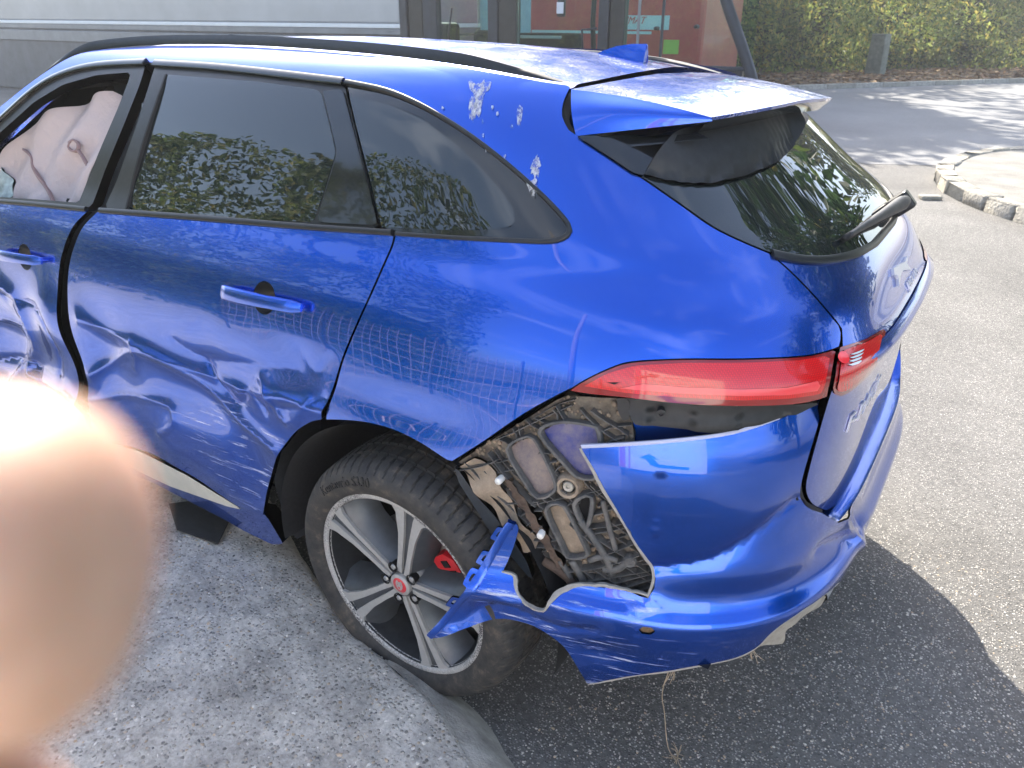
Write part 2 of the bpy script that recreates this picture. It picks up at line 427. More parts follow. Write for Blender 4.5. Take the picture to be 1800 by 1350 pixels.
# seams (traced once, offset to either side)
SEAM_B = [(163, 370), (135, 400), (116, 450), (110, 500), (114, 560), (128, 615), (145, 665), (148, 710), (158, 745), (180, 775)]
SEAM_R = [(694, 410), (689, 432), (674, 466), (652, 516), (627, 571), (602, 631), (587, 681), (575, 716), (570, 737)]
ARCH_F = [(570, 736), (545, 743), (512, 766), (484, 808), (470, 855), (465, 905)]
ARCH_R = [(573, 737), (620, 739), (660, 746), (700, 759), (740, 779), (770, 798), (792, 812)]
BSEAM = [(792, 812), (850, 775), (920, 727), (985, 691), (1003, 683)]
LTOP = [(1003, 683), (1030, 666), (1070, 647), (1110, 635), (1200, 630), (1300, 630), (1400, 626), (1440, 620), (1470, 611)]
LBOT = [(1452, 697), (1400, 709), (1300, 713), (1200, 709), (1100, 698), (1040, 692), (1005, 687)]
TGSEAM = [(1478, 608), (1479, 580), (1467, 562), (1422, 510), (1382, 470), (1357, 449)]
GEDGE = [(1355, 447), (1300, 424), (1250, 399), (1200, 364), (1150, 329), (1125, 312), (1060, 268), (1012, 238)]
SPSEAM = [(1002, 228), (991, 205), (993, 180), (1004, 155)]
RAIL = [(1003, 151), (960, 145), (900, 134), (820, 120), (700, 103), (560, 90), (430, 82), (300, 80), (200, 85), (130, 98), (60, 141), (0, 188), (-120, 285), (-230, 385)]
DLO_T = [(-200, 385), (-100, 300), (0, 210), (60, 157), (110, 129), (170, 114), (262, 109), (400, 120), (600, 144), (680, 159), (740, 184), (800, 219), (850, 254), (900, 294), (950, 339), (985, 374), (1002, 394), (1004, 410), (990, 422), (960, 426), (900, 424), (800, 419), (696, 413)]
shift = lambda L_, dx, dy: [(x+dx, y+dy) for x, y in L_]

def ridge_field(items, sk=None, gain=1.):
    """crumpled sheet metal: sharp folds along traced lines plus broad dents"""
    F = []
    for kind, pts, amp, w in items:
        uv = U(pts, 4, sk or SKIN)*np.array([SU, 1]); F.append((kind, uv, amp*gain, w))
    def f(P, u, z):
        q = np.stack([np.asarray(u)*SU, np.asarray(z)], -1); sh = q.shape[:-1]; q = q.reshape(-1, 2); h = np.zeros(len(q))
        for kind, L_, amp, w in F:
            if kind == 'g':
                h += amp*np.exp(-(((q[:, 0]-L_[0, 0])/w[0])**2+((q[:, 1]-L_[0, 1])/w[1])**2))
            else:
                d = np.full(len(q), 9.)
                for a, b2 in zip(L_[:-1], L_[1:]):
                    ab = b2-a; t_ = np.clip(((q-a)@ab)/(ab@ab+1e-15), 0, 1); d = np.minimum(d, np.linalg.norm(q-a-t_[:, None]*ab, axis=1))
                h += amp*(np.exp(-np.sqrt(d*d+.004**2)/w))
        return h.reshape(sh)
    return f
def wob(P, amp, f=1.):
    x, z = P[..., 0]*f, P[..., 2]*f
    return amp*(np.sin(7*x+3*np.sin(9*z))*np.cos(11*z+2*np.sin(5*x))+.5*np.sin(17*x+13*z+2*np.sin(8*x-6*z)))
_rd = ridge_field([
    ('g', [(350, 690)], -.055, (.34, .16)), ('g', [(190, 640)], -.038, (.12, .18)), ('g', [(520, 620)], -.016, (.08, .08)), ('g', [(440, 820)], -.022, (.10, .10)),
    ('r', [(140, 560), (235, 606), (300, 640), (420, 688), (500, 703), (572, 722)], .026, .034),
    ('r', [(158, 660), (238, 618), (330, 668), (420, 752), (475, 790)], .022, .022),
    ('r', [(160, 705), (220, 698), (288, 716), (300, 748), (280, 762)], .014, .014),
    ('r', [(352, 642), (402, 716), (432, 690), (458, 728)], -.016, .013),
    ('r', [(455, 668), (500, 745), (545, 700)], .014, .012),
    ('r', [(525, 615), (553, 655), (578, 628)], -.013, .013),
    ('r', [(300, 600), (345, 630), (420, 640), (520, 650)], -.010, .022),
    ('r', [(470, 720), (530, 715), (570, 700)], -.012, .014),
    ('r', [(230, 600), (236, 625), (228, 650)], .010, .008), ('r', [(410, 690), (470, 690), (530, 705)], .009, .008)], None, .72)
def dent_rear(P, u, z):
    m = np.clip((.98-P[..., 2])/.18, 0, 1)
    return _rd(P, u, z)*m + wob(P, .0022)*np.clip((1.0-P[..., 2])/.2, 0, 1)
_fd = ridge_field([
    ('g', [(20, 610)], -.060, (.26, .18)), ('g', [(-200, 600)], -.03, (.3, .2)), ('g', [(90, 560)], .02, (.10, .10)),
    ('r', [(-160, 520), (0, 500), (45, 600), (40, 660), (120, 690), (150, 720)], .028, .036),
    ('r', [(-100, 640), (30, 640), (70, 680), (140, 730)], -.018, .016),
    ('r', [(-50, 560), (20, 575), (35, 620), (10, 690)], .015, .014),
    ('r', [(20, 690), (90, 720), (160, 760)], .012, .014), ('r', [(0, 520), (60, 540), (90, 600), (100, 660)], -.012, .014)])
def dent_front(P, u, z):
    m = np.clip((1.0-P[..., 2])/.15, 0, 1)
    return _fd(P, u, z)*m + wob(P, .0025)*m
def scr_door(P):
    x, z = P[:, 0], P[:, 2]
    a = np.exp(-((z-.52)/.17)**2)*np.clip((1.3-x)/.5, .0, 1)*.55
    return np.clip(a + 1.6*np.exp(-((x-.60)/.18)**2-((z-.50)/.19)**2), 0, 1)
# rear door ------------------------------------------------------
DOOR_BOT = [(186, 778), (250, 792), (330, 832), (425, 894), (463, 906)]
hc = (470, 533)                                # handle cup
def circ(cx, cy, r, sk=SKIN, n=28):
    c = sk.uv([(cx, cy)])[0]; a = np.linspace(0, 2*math.pi, n, endpoint=False)
    return np.stack([c[0]+r*np.cos(a)/SU, c[1]+r*np.sin(a)], 1)
cup = circ(464, 524, .043)
door_poly = np.vstack([U(shift(SEAM_B, 9, 2))[:-1], U(DOOR_BOT)[:-1], U(shift(ARCH_F[::-1], -2, 0))[:-1], U(shift(SEAM_R[::-1], -1.5, 0))[:-1], U([(690, 413), (530, 402), (350, 387), (172, 374)])[:-1]])
rear_door = panel('rear_door', SKIN, door_poly, M['paint_door'], car, d=.011, thick=.016, holes=[cup], deform=dent_rear, attr=scr_door); adopt(rear_door)
def bowl(name, uvloop, depth, mtl, parent, deform=None, n=6):
    c = uvloop.mean(0); V = []; k = len(uvloop)
    for i in range(n+1):
        f = 1-i/n; q = c+(uvloop-c)*f; V += list(SKIN.off(q[:, 0], q[:, 1], -depth*(1-f**2.5)-.001, deform))
    F = [(i*k+j, i*k+(j+1) % k, (i+1)*k+(j+1) % k, (i+1)*k+j) for i in range(n) for j in range(k)]
    return mesh_obj(name, V, F, mtl, parent)
adopt(bowl('handle_recess', cup, .045, M['trim'], rear_door, dent_rear), rear_door)
def handle(p0, p1, parent, deform):
    a, b2 = SKIN.uv([p0, p1]); n = 15; V = []; F = []; k = 12
    for i in range(n):
        t_ = i/(n-1); c = a+(b2-a)*t_
        P = SKIN.off(c[0], c[1], .0, deform); N = SKIN.frame(SKIN.raw, np.array(c[0]), np.array(c[1]))
        bow = .020+.022*math.sin(math.pi*min(max(t_, .0), 1))**.6
        hz = .0205*(1-.2*t_)*(1 if 0 < i < n-1 else .7); th = .010 if 0 < i < n-1 else .004
        up = np.array([0, 0, 1.])-N*N[2]; up /= np.linalg.norm(up)
        for j in range(k):
            an = 2*math.pi*j/k; ca, sa = math.cos(an), math.sin(an)
            V.append(P+N*(bow+th*np.sign(ca)*abs(ca)**.6)+up*hz*np.sign(sa)*abs(sa)**.7)
    for i in range(n-1):
        for j in range(k): F.append((i*k+j, i*k+(j+1) % k, (i+1)*k+(j+1) % k, (i+1)*k+j))
    F += [tuple(range(k)), tuple((n-1)*k+j for j in range(k))[::-1]]
    # two stubs into the door
    for t_ in (.06, .93):
        c = a+(b2-a)*t_; P = SKIN.off(c[0], c[1], -.004, deform); N = SKIN.frame(SKIN.raw, np.array(c[0]), np.array(c[1]))
        v, f = tube_geo([P, P+N*.028], .010, 10); o_ = len(V); V += list(v); F += [tuple(q+o_ for q in g) for g in f]
    o = mesh_obj('door_handle', V, F, M['paint'], parent); bmx = bmesh.new(); bmx.from_mesh(o.data); bmesh.ops.recalc_face_normals(bmx, faces=bmx.faces[:]); bmx.to_mesh(o.data); bmx.free()
    adopt(autosmooth(o, 40), parent); return o
handle((400, 511), (540, 541), rear_door, dent_rear)
# front door ------------------------------------------------------
fcup = circ(44, 452, .045)
fd_poly = np.vstack([U(shift(SEAM_B, -8, 0))[:-1], U([(172, 772), (60, 740), (-150, 690), (-420, 640)])[:-1], U([(-420, 640), (-430, 520), (-400, 335)])[:-1], U([(-400, 335), (-200, 348), (0, 358), (152, 372)])[:-1]])
front_door = panel('front_door', SKIN, fd_poly, M['paint_door'], car, d=.016, thick=.016, holes=[fcup], deform=dent_front, attr=lambda P: .35*np.exp(-((P[:, 2]-.5)/.2)**2)); adopt(front_door)
adopt(bowl('handle_recess', fcup, .035, M['trim'], front_door, dent_front), front_door)
handle((4, 444), (84, 458), front_door, dent_front)
# dark strips put gap shade into the shut lines; front one is door rubber
adopt(strip('door_seal_gap_dark', SKIN, U(SEAM_B), .034, M['rubber_seal'], car, o=-.052, h=.004))
adopt(strip('door_seal_gap_dark', SKIN, U(SEAM_R), .03, M['rubber_seal'], car, o=-.030, h=.004))
adopt(strip('tailgate_gap_dark', SKIN, U(TGSEAM), .02, M['rubber_seal'], car, o=-.030, h=.004))
adopt(strip('spoiler_gap_dark', SKIN, U([(1012, 239)]+SPSEAM), .03, M['rubber_seal'], car, o=-.020, h=.004))
# quarter panel ----------------------------------------------------
q_poly = np.vstack([U(shift(SEAM_R, 2.5, 0))[:-1], U(ARCH_R)[:-1], U(BSEAM)[:-1], U(LTOP)[:-1], U(shift(TGSEAM, -2, 0))[:-1], U(GEDGE)[:-1], U(shift(SPSEAM, -3, 0))[:-1], U(RAIL)[:-1], U(DLO_T)[:-1]])
def q_def(P, u, z):
    x, zz = P[..., 0], P[..., 2]
    return -.006*np.exp(-((x+.05)/.20)**2-((zz-.86)/.05)**2) + wob(P, .0006, .8)
quarter = panel('quarter_panel', SKIN, q_poly, M['paint'], car, d=.014, thick=.014, deform=q_def); adopt(quarter)
# window frames and panes ------------------------------------------
RG = [(292, 131), (450, 143), (563, 158), (578, 215), (590, 268), (570, 335), (551, 391), (380, 383), (221, 369), (250, 255)]
QG = [(614, 168), (680, 181), (740, 206), (800, 251), (850, 300), (888, 343), (904, 368), (907, 384), (898, 398), (876, 403), (780, 404), (668, 399), (642, 290)]
rd_frame = [(272, 114), (400, 123), (604, 147), (622, 220), (641, 300), (666, 401), (530, 394), (350, 380), (182, 366), (204, 318), (238, 222)]
qg_frame = [(609, 147), (680, 162), (740, 187), (800, 222), (850, 257), (900, 297), (950, 342), (984, 377), (998, 397), (1000, 409), (987, 419), (960, 423), (800, 416), (694, 409), (672, 400), (646, 298), (626, 218)]
fd_frame = [(-205, 388), (-100, 303), (0, 213), (60, 160), (110, 132), (170, 117), (256, 112), (244, 150), (217, 218), (184, 298), (160, 364), (60, 356), (0, 351), (-200, 343), (-300, 338)]
FO = [(-150, 338), (-60, 292), (0, 232), (60, 178), (110, 148), (170, 131), (231, 126), (206, 190), (174, 264), (137, 356), (60, 350), (0, 346)]
dens = lambda p: resample(p, 12, True)
PX = lambda p, o=0.: SKIN.uv(dens(p), o)
PG = lambda p: GSKIN.uv(resample(p, 12, True), -.004)
adopt(panel('window_frame', SKIN, PX(rd_frame), M['trim'], rear_door, d=.02, o=-.002, thick=.02, holes=[PX(RG)]), rear_door)
adopt(panel('window_pane', GSKIN, PG(RG), GLASS, rear_door, d=.012, o=-.004, thick=.003), rear_door)
adopt(panel('window_frame', SKIN, PX(qg_frame), M['gloss_black'], quarter, d=.02, o=-.003, thick=.02, holes=[PX(QG)], deform=lambda P, u, z: 0*P[..., 0]), quarter)
adopt(panel('window_pane', GSKIN, PG(QG), GLASS, quarter, d=.012, o=-.004, thick=.003), quarter)
adopt(panel('window_frame', SKIN, PX(fd_frame), M['trim'], front_door, d=.02, o=-.002, thick=.03, holes=[PX(FO)]), front_door)
# mouldings
adopt(strip('belt_moulding', SKIN, U([(176, 370), (350, 383), (530, 398), (690, 409)]), .014, M['trim'], rear_door, o=.003, h=.005), rear_door)
adopt(strip('belt_moulding', SKIN, U([(-330, 338), (-200, 345), (0, 354), (152, 368)]), .014, M['trim'], front_door, o=.003, h=.005), front_door)
adopt(strip('belt_moulding', SKIN, U([(697, 411), (800, 418), (900, 423), (960, 425), (988, 420), (1001, 409), (1000, 396), (984, 375), (950, 340), (900, 295), (850, 255), (800, 220), (740, 185), (680, 160), (608, 145)]), .009, M['trim'], quarter, o=.003, h=.004), quarter)
adopt(strip('frame_moulding', SKIN, U([(272, 112), (400, 121), (604, 145)]), .016, M['gloss_black'], rear_door, o=.003, h=.006), rear_door)
adopt(strip('frame_moulding', SKIN, U([(-100, 301), (0, 211), (60, 158), (110, 130), (170, 115), (256, 110)]), .016, M['gloss_black'], front_door, o=.003, h=.006), front_door)
adopt(panel('pillar_cover', GSKIN, GSKIN.uv(dens([(568, 160), (602, 156), (664, 396), (556, 390), (573, 335), (593, 268), (580, 213)]), .004), M['gloss_black'], rear_door, d=.015, o=.004, thick=.008), rear_door)
adopt(strip('window_seal', SKIN, U([(292, 131), (250, 255), (221, 369)]), .010, M['rubber_seal'], rear_door, o=-.004, h=.006), rear_door)
adopt(strip('pillar_seal', SKIN, U([(268, 120), (232, 222), (196, 318), (172, 368)]), .05, M['rubber_seal'], car, o=-.045, h=.004))
adopt(strip('pillar_fold', SKIN, U([(238, 175), (236, 210), (215, 275), (190, 350)]), [.001, .006, .007, .002], simple('pale_pillar_cloth', (.55, .55, .52), .8), car, o=-.025, h=.003))
# sill --------------------------------------------------------------
sill = panel('sill', SKIN, np.vstack([PX([(60, 752), (172, 786), (250, 812), (330, 850), (425, 900), (463, 910), (494, 962), (464, 960), (380, 912), (260, 850), (120, 800), (-300, 720), (-300, 650)])]), M['paint'], car, d=.02, o=-.012, thick=.05); adopt(sill)
adopt(panel('sill_strip', SKIN, PX([(174, 778), (192, 778), (250, 795), (330, 836), (427, 896), (400, 890), (300, 855), (230, 822), (176, 798)]), simple('pale_sill_reflection', (.60, .57, .48), .35, nscale=20, namp=.1), car, d=.02, o=.001, thick=.008))  # pale strip on the sill, its cream reflection put into the colour
# roof: heightfield ---------------------------------------------------
rail_uv = U(RAIL[:-1]); rail_P = SKIN.off(rail_uv[:, 0], rail_uv[:, 1])
o_ = np.argsort(rail_P[:, 0]); RX, RY, RZ = rail_P[o_, 0], rail_P[o_, 1], rail_P[o_, 2]
def roof_pt(x, t_):                              # t_ in -1..1 across
    yb = np.interp(x, RX, RY)-.035; zb = np.interp(x, RX, RZ)-.004
    return np.stack([x+.0*t_, yb*t_, zb+.022*(1-np.abs(t_)**2.2)-.035*np.clip(-t_, 0, 1)-.006*(np.abs(t_) > .97)], -1)
xs = np.concatenate([np.linspace(RX[0]+.005, 1.30, 60), np.linspace(1.33, RX[-1], 16)]); ts = np.concatenate([np.linspace(-1, -.9, 5), np.linspace(-.85, .85, 31), np.linspace(.9, 1, 5)])
XX, TT = np.meshgrid(xs, ts, indexing='ij')
seam_x = lambda t_: RX[0]+.012+.0*t_-.045*(1-t_**2)      # rear edge bows backwards
XX = XX+(np.clip((.3-XX)/(.3-RX[0]), 0, 1))*(seam_x(TT)-RX[0])
V = roof_pt(XX, TT).reshape(-1, 3); V[:, 0] = XX.ravel(); k = len(ts)
F = [(i*k+j, (i+1)*k+j, (i+1)*k+j+1, i*k+j+1) for i in range(len(xs)-1) for j in range(k-1)]
roof = mesh_obj('roof_panel', V, F, M['paint_top'], car); adopt(roof)
for sgn in (1, -1):                              # roof rails
    path = np.stack([RX, sgn*(RY-.022), RZ+.004], 1)[::1]
    path = resample(path[(path[:, 0] > RX[0]+.02) & (path[:, 0] < 1.75)], .03)
    hgt = np.clip(np.minimum((path[:, 0]-path[0, 0])/.25, (path[-1, 0]-path[:, 0])/.2), 0.02, 1)**.7
    V = []; F = []; pr = [(-.017, -.02), (-.017, .35), (-.010, .95), (.004, 1.), (.012, .5), (.014, -.02)]
    for p, h in zip(path, hgt):
        for a, b2 in pr: V.append((p[0], p[1]+sgn*a, p[2]+(.026 if sgn > 0 else .012)*h*b2-(0 if sgn > 0 else .035)))
    k = len(pr); n = len(path)
    F = [(i*k+j, i*k+j+1, (i+1)*k+j+1, (i+1)*k+j) for i in range(n-1) for j in range(k-1)]
    o = mesh_obj('roof_rail', V, F, M['trim'], car); adopt(autosmooth(o, 40))
# antenna fin ----------------------------------------------------------
fin_side = np.array([(1036, 112), (1046, 100), (1062, 89), (1085, 81), (1112, 77), (1139, 77), (1137, 92), (1133, 112), (1134, 126)])
FP = at(fin_side[:, 0], fin_side[:, 1], 'y', .0)
base = at(np.array([1036, 1134]), np.array([112, 126]), 'y', 0.)
V = []; F = []; n = len(FP)
for sg in (1, -1):
    for p in FP:
        h = max(0, p[2]-np.interp(p[0], [base[1][0], base[0][0]], [base[1][2], base[0][2]])); wdt = .024*(1-h/.075)**.7 if h < .075 else .003
        V.append((p[0], sg*max(wdt, .003), p[2]))
F = [tuple(range(n)), tuple(range(2*n-1, n-1, -1))]+[(i, n+i, n+(i+1) % n, (i+1) % n) for i in range(n)]
bm = bmesh.new(); vs = [bm.verts.new(v) for v in V]
for f in F: bm.faces.new([vs[i] for i in f])
bmesh.ops.bevel(bm, geom=bm.edges[:], offset=.003, segments=2, affect='EDGES')
bmesh.ops.triangulate(bm, faces=bm.faces[:])
adopt(autosmooth(bm_obj('antenna_fin', bm, M['paint'], car), 50))
# spoiler ----------------------------------------------------------------
A0 = at(np.array(1004.), np.array(157.), 'y', .575); A1 = at(np.array(1012.), np.array(239.), 'y', .640)      # front: top / cheek foot
B0 = at(np.array(1250.), np.array(206.), 'y', .545); B1 = at(np.array(1252.), np.array(213.), 'y', .545)
prof_t = np.linspace(0, 1, 13); cross_ = np.linspace(-1, 1, 33)
def spo(t_, c, low=False):
    ye = A0[1]*(1-t_)+B0[1]*t_; z0 = A0[2]*(1-t_)+B0[2]*t_
    xe = A0[0]*(1-t_)+B0[0]*t_; x = xe-(.045*(1-t_)+.10*t_)*(1-np.abs(c)**2.2)
    return np.array([x, ye*c, z0+(.016*(1-t_)+.012*t_)*(1-abs(c)**2.2)+.012*math.sin(math.pi*t_)*.6-(.030+.012*t_)*max(0, .3-c)/1.3])
V = []; F = []; k = len(cross_)
for t_ in prof_t:
    for c in cross_: V.append(spo(t_, c))
F = [(i*k+j, i*k+j+1, (i+1)*k+j+1, (i+1)*k+j) for i in range(len(prof_t)-1) for j in range(k-1)]
spoiler = mesh_obj('spoiler', V, F, M['paint_top'], car); adopt(spoiler)
def grid_obj(name, rows, mtl, parent, flip=False):
    rows = [np.asarray(r) for r in rows]; k = len(rows[0]); V = np.vstack(rows)
    F = [(i*k+j, i*k+j+1, (i+1)*k+j+1, (i+1)*k+j) for i in range(len(rows)-1) for j in range(k-1)]
    if flip: F = [f[::-1] for f in F]
    return adopt(mesh_obj(name, V, F, mtl, parent), parent)
for sg in (1, -1):                               # cheek between the crease and the pillar
    top = np.array([spo(t_, float(sg)) for t_ in prof_t])*np.array([1, sg, 1]); bot = A1+(B1-A1)*prof_t[:, None]+np.array([0, 0, 0 if sg > 0 else -.036])
    mid = (top+bot)/2+np.array([0, .014, .004])*np.sin(math.pi*np.linspace(.25, 1, 13))[:, None]
    rows = catmull(np.stack([top, mid, bot]).reshape(3, -1), 5).reshape(-1, 13, 3)*np.array([1, sg, 1])
    grid_obj('spoiler_cheek', list(rows), M['paint'], spoiler, sg < 0)
# thickness of trailing edge + gloss black lower blade
edge = np.array([spo(1., c) for c in cross_]); e2 = edge+np.array([.004, 0, -.008]); e3 = edge+np.array([.030, 0, -.034]); e3[:, 1] *= .99
grid_obj('trailing_edge', [edge, e2], M['paint_top'], spoiler)
u0 = np.array([(A1[0]-.02+(.10)*(abs(c)-1), c*(A1[1]-.03), A1[2]-.005+.02*(1-abs(c)**2)) for c in cross_])
grid_obj('lower_blade', [e2, e3, .5*e3+.5*u0+np.array([0, 0, -.004]), u0], M['gloss_black'], spoiler)
# gloss black blade on the near side, between cheek foot and blade
for sg in (1, -1):
    blade_t = bot*np.array([1, sg, 1]); blade_b = (A1+np.array([.0, -.004, -.030])+(e3[-1]-(A1+np.array([.0, -.004, -.030])))*prof_t[:, None])*np.array([1, sg, 1])
    blade_b[:, 1] = sg*np.abs(blade_b[:, 1]); grid_obj('side_blade', [blade_t, blade_b], M['gloss_black'], spoiler, sg < 0)
# ------------------------------------------------------------------ tail: tailgate, rear glass, lamps
def mirror_uv(a): b_ = a[::-1].copy(); b_[:, 0] = math.pi-b_[:, 0]; return b_
gb = U([(1357, 447), (1400, 456), (1450, 458), (1500, 448), (1535, 430)]); gb = gb[gb[:, 0] < math.pi/2-.05]
gbc = np.array([[math.pi/2, gb[-1, 1]-.0]])
ge = U(GEDGE[::-1])
glass_poly = np.vstack([ge[:-1], gb[:-1], gb[-1:], mirror_uv(gb)[:-1], mirror_uv(ge)])
tg_l = np.vstack([U(shift(TGSEAM, 2, 0)[::-1])[:-1], U([(1482, 612), (1475, 650), (1459, 697), (1446, 740), (1424, 820), (1417, 858), (1427, 884), (1452, 897)])])
tg_l = np.vstack([tg_l, [[1.30, .597], [1.45, .590]]])
tailgate = panel('tailgate', SKIN, np.vstack([gb[::-1][:-1], tg_l, mirror_uv(tg_l), mirror_uv(gb[::-1])[1:]]), M['paint'], car, d=.018, thick=.02); adopt(tailgate)
sh = lambda uv, f: (uv-uv.mean(0))*f+uv.mean(0)
adopt(panel('rear_window', SKIN, sh(glass_poly, .992), GLASS, tailgate, d=.012, o=.002, thick=.02), tailgate)
adopt(strip('window_edge_trim', SKIN, np.vstack([gb, mirror_uv(gb)]), .014, M['trim'], tailgate, o=.004, h=.004), tailgate)
# tail lip; the shade below it is put into the black underside
lipu = np.linspace(1.19, math.pi-1.19, 60)
rows = []
for dz, do in ((.020, .004), (.004, .014), (-.012, .010), (-.022, -.006)):
    rows.append(SKIN.off(lipu, np.full(60, 1.045+dz), do*np.sin(np.linspace(0, math.pi, 60))**.4+.001))
grid_obj('tail_lip', rows, M['paint'], tailgate)
grid_obj('tail_lip_underside', [rows[-1], SKIN.off(lipu, np.full(60, .99), -.028)], M['gloss_black'], tailgate)
rear_panel = np.array([[.95, .30], [.95, .62], [1.1, .78], [math.pi-1.1, .78], [math.pi-.95, .62], [math.pi-.95, .30]])
adopt(panel('rear_panel', SKIN, resample(rear_panel, .05, True), M['void'], car, d=.05, o=-.035, thick=0))
# tail lamp ------------------------------------------------------------
LENS, t, b = mat('red_lamp_lens')
b.inputs['Base Color'].default_value = (.75, .006, .012, 1); b.inputs['Roughness'].default_value = .25; b.inputs['Coat Weight'].default_value = 1; b.inputs['Coat Roughness'].default_value = .01; b.inputs['Coat IOR'].default_value = 1.5
_v = coords(t); _g = voro(t, _v, 260, 'F1', .15); _gr = ramp(t, _g.outputs['Distance'], [(.1, (.80, .004, .008)), (.6, (.50, .001, .003))]); t.links.new(_gr.outputs[0], b.inputs['Base Color'])
LENS_D, t, b = mat('dark_red_lamp_border'); b.inputs['Base Color'].default_value = (.24, .003, .006, 1); b.inputs['Roughness'].default_value = .15; b.inputs['Coat Weight'].default_value = 1; b.inputs['Coat Roughness'].default_value = .01
LENS_P, t, b = mat('pale_red_light_guide'); b.inputs['Base Color'].default_value = (.80, .05, .06, 1); b.inputs['Roughness'].default_value = .3; b.inputs['Coat Weight'].default_value = 1; b.inputs['Coat Roughness'].default_value = .01
WHT = simple('white_lamp_lens', (.75, .76, .78), .2, coat=1.)
lamp_poly = np.vstack([U(shift(LTOP, 0, 3))[:-1], U([(1468, 614), (1460, 655), (1452, 697)])[:-1], U(LBOT)[:-1]])
lamp = panel('tail_lamp', SKIN, lamp_poly, LENS_D, car, d=.014, o=.002, thick=.05); adopt(lamp)
inner = [(1028, 678), (1066, 657), (1113, 643), (1200, 638), (1300, 638), (1400, 634), (1457, 625), (1451, 660), (1442, 691), (1380, 700), (1300, 703), (1200, 698), (1100, 690)]
adopt(panel('lamp_lens', SKIN, PX(inner), LENS, lamp, d=.012, o=.0045, thick=.003), lamp)
guide = [(1090, 682), (1130, 674), (1200, 680), (1300, 684), (1380, 681), (1440, 668), (1436, 684), (1380, 693), (1300, 695), (1200, 691)]
adopt(panel('light_guide', SKIN, PX(guide), LENS_P, lamp, d=.012, o=.0065, thick=.003), lamp)
adopt(panel('side_marker', SKIN, PX([(1069, 672), (1093, 671), (1092, 675), (1068, 676)]), M['void'], lamp, d=.01, o=.0055, thick=.002), lamp)
lp2 = [(1475, 611), (1520, 597), (1557, 576), (1543, 638), (1520, 665), (1495, 686), (1478, 696), (1461, 690), (1467, 655)]
lamp2 = panel('tailgate_lamp', SKIN, PX(lp2), LENS_D, car, d=.014, o=.003, thick=.03); adopt(lamp2)
adopt(panel('lamp_lens', SKIN, PX([(1480, 616), (1519, 603), (1549, 586), (1537, 634), (1515, 660), (1492, 680), (1476, 688), (1467, 685), (1472, 655)]), LENS, lamp2, d=.012, o=.006, thick=.003), lamp2)
for k_ in range(4):
    y_ = 618+k_*6.2
    adopt(panel('reversing_light', SKIN, PX([(1489-k_*1.2, y_+7), (1516-k_*1.2, y_-3), (1515-k_*1.2, y_+1), (1488-k_*1.2, y_+11)]), WHT, lamp2, d=.008, o=.009, thick=.003), lamp2)
adopt(panel('brake_light', SKIN, circ(1477, 630, .012), simple('bright_red_bulb', (.9, .02, .03), .2, coat=1.), lamp2, d=.006, o=.009, thick=.003), lamp2)
BADGE = simple('bright_badge', (.72, .72, .74), .28, .3)
adopt(panel('tail_lamp', SKIN, mirror_uv(lamp_poly), LENS_D, car, d=.02, o=.002, thick=.03))
adopt(panel('tailgate_lamp', SKIN, mirror_uv(PX(lp2)), LENS, car, d=.02, o=.003, thick=.03))
# emblem, lettering ------------------------------------------------------
def text_mesh(body, size, font_shear=0., extrude=.002):
    c = bpy.data.curves.new('txt', 'FONT'); c.body = body; c.size = size; c.extrude = extrude; c.shear = font_shear; c.align_x = 'CENTER'; c.align_y = 'CENTER'; c.resolution_u = 3
    o = bpy.data.objects.new('txt', c); COL.objects.link(o); dg = bpy.context.evaluated_depsgraph_get(); dg.update()
    me = bpy.data.meshes.new_from_object(o.evaluated_get(dg)); V = np.array([v.co[:] for v in me.vertices]); F = [tuple(p.vertices) for p in me.polygons]
    bpy.data.objects.remove(o); return V, F
def text_on(name, body, size, skin, uvc, mtl, parent, o=.002, sx=1., rot=0., shear=0., ext=.0015):
    V, F = text_mesh(body, size, shear, ext); c, s_ = math.cos(rot), math.sin(rot)
    x, y = V[:, 0]*sx, V[:, 1]; a, b2 = x*c-y*s_, x*s_+y*c
    P0 = skin.off(uvc[0]+a/1.03, uvc[1]+b2, o); N = skin.frame(skin.raw, uvc[0]+a/1.03, uvc[1]+b2)
    ob = mesh_obj(name, P0+N*V[:, 2:3], F, mtl, parent, smooth=False); return adopt(ob, parent)
ltr = SKIN.uv([(1490, 748)])[0]
text_on('lettering', 'F-PACE', .058, SKIN, (ltr[0]+.10, ltr[1]+.004), BADGE, tailgate, o=.003, sx=1.25, shear=.15)
emb = (math.pi/2-.02, 1.125)
# leaping cat badge: slim stretched body, fore and hind legs, tail
cat = [(-.080, .016), (-.066, .028), (-.040, .023), (0, .019), (.040, .012), (.085, .015), (.052, .004), (.075, -.018), (.034, -.005), (0, .003), (-.030, .004), (-.070, -.014), (-.052, .010)]
cw_ = np.array([(x_/.95, y_*1.05) for x_, y_ in cat]); nc_ = len(cw_); cV, cF = triangulate(cw_, (), .02)
top_ = SKIN.off(emb[0]+cV[:, 0], emb[1]+cV[:, 1], .008); bot_ = SKIN.off(emb[0]+cV[:, 0], emb[1]+cV[:, 1], .0005); be_ = boundary_edges(cF); nn_ = len(cV)
adopt(mesh_obj('leaping_cat_badge', np.vstack([top_, bot_]), [tuple(f) for f in cF]+[(a_, b_+0, b_+nn_, a_+nn_)[::-1] for a_, b_ in be_], BADGE, tailgate, False), tailgate)
text_on('badge_lettering', 'JAGUAR', .024, SKIN, (math.pi/2+.06, 1.085), BADGE, tailgate, o=.003, sx=1.6)
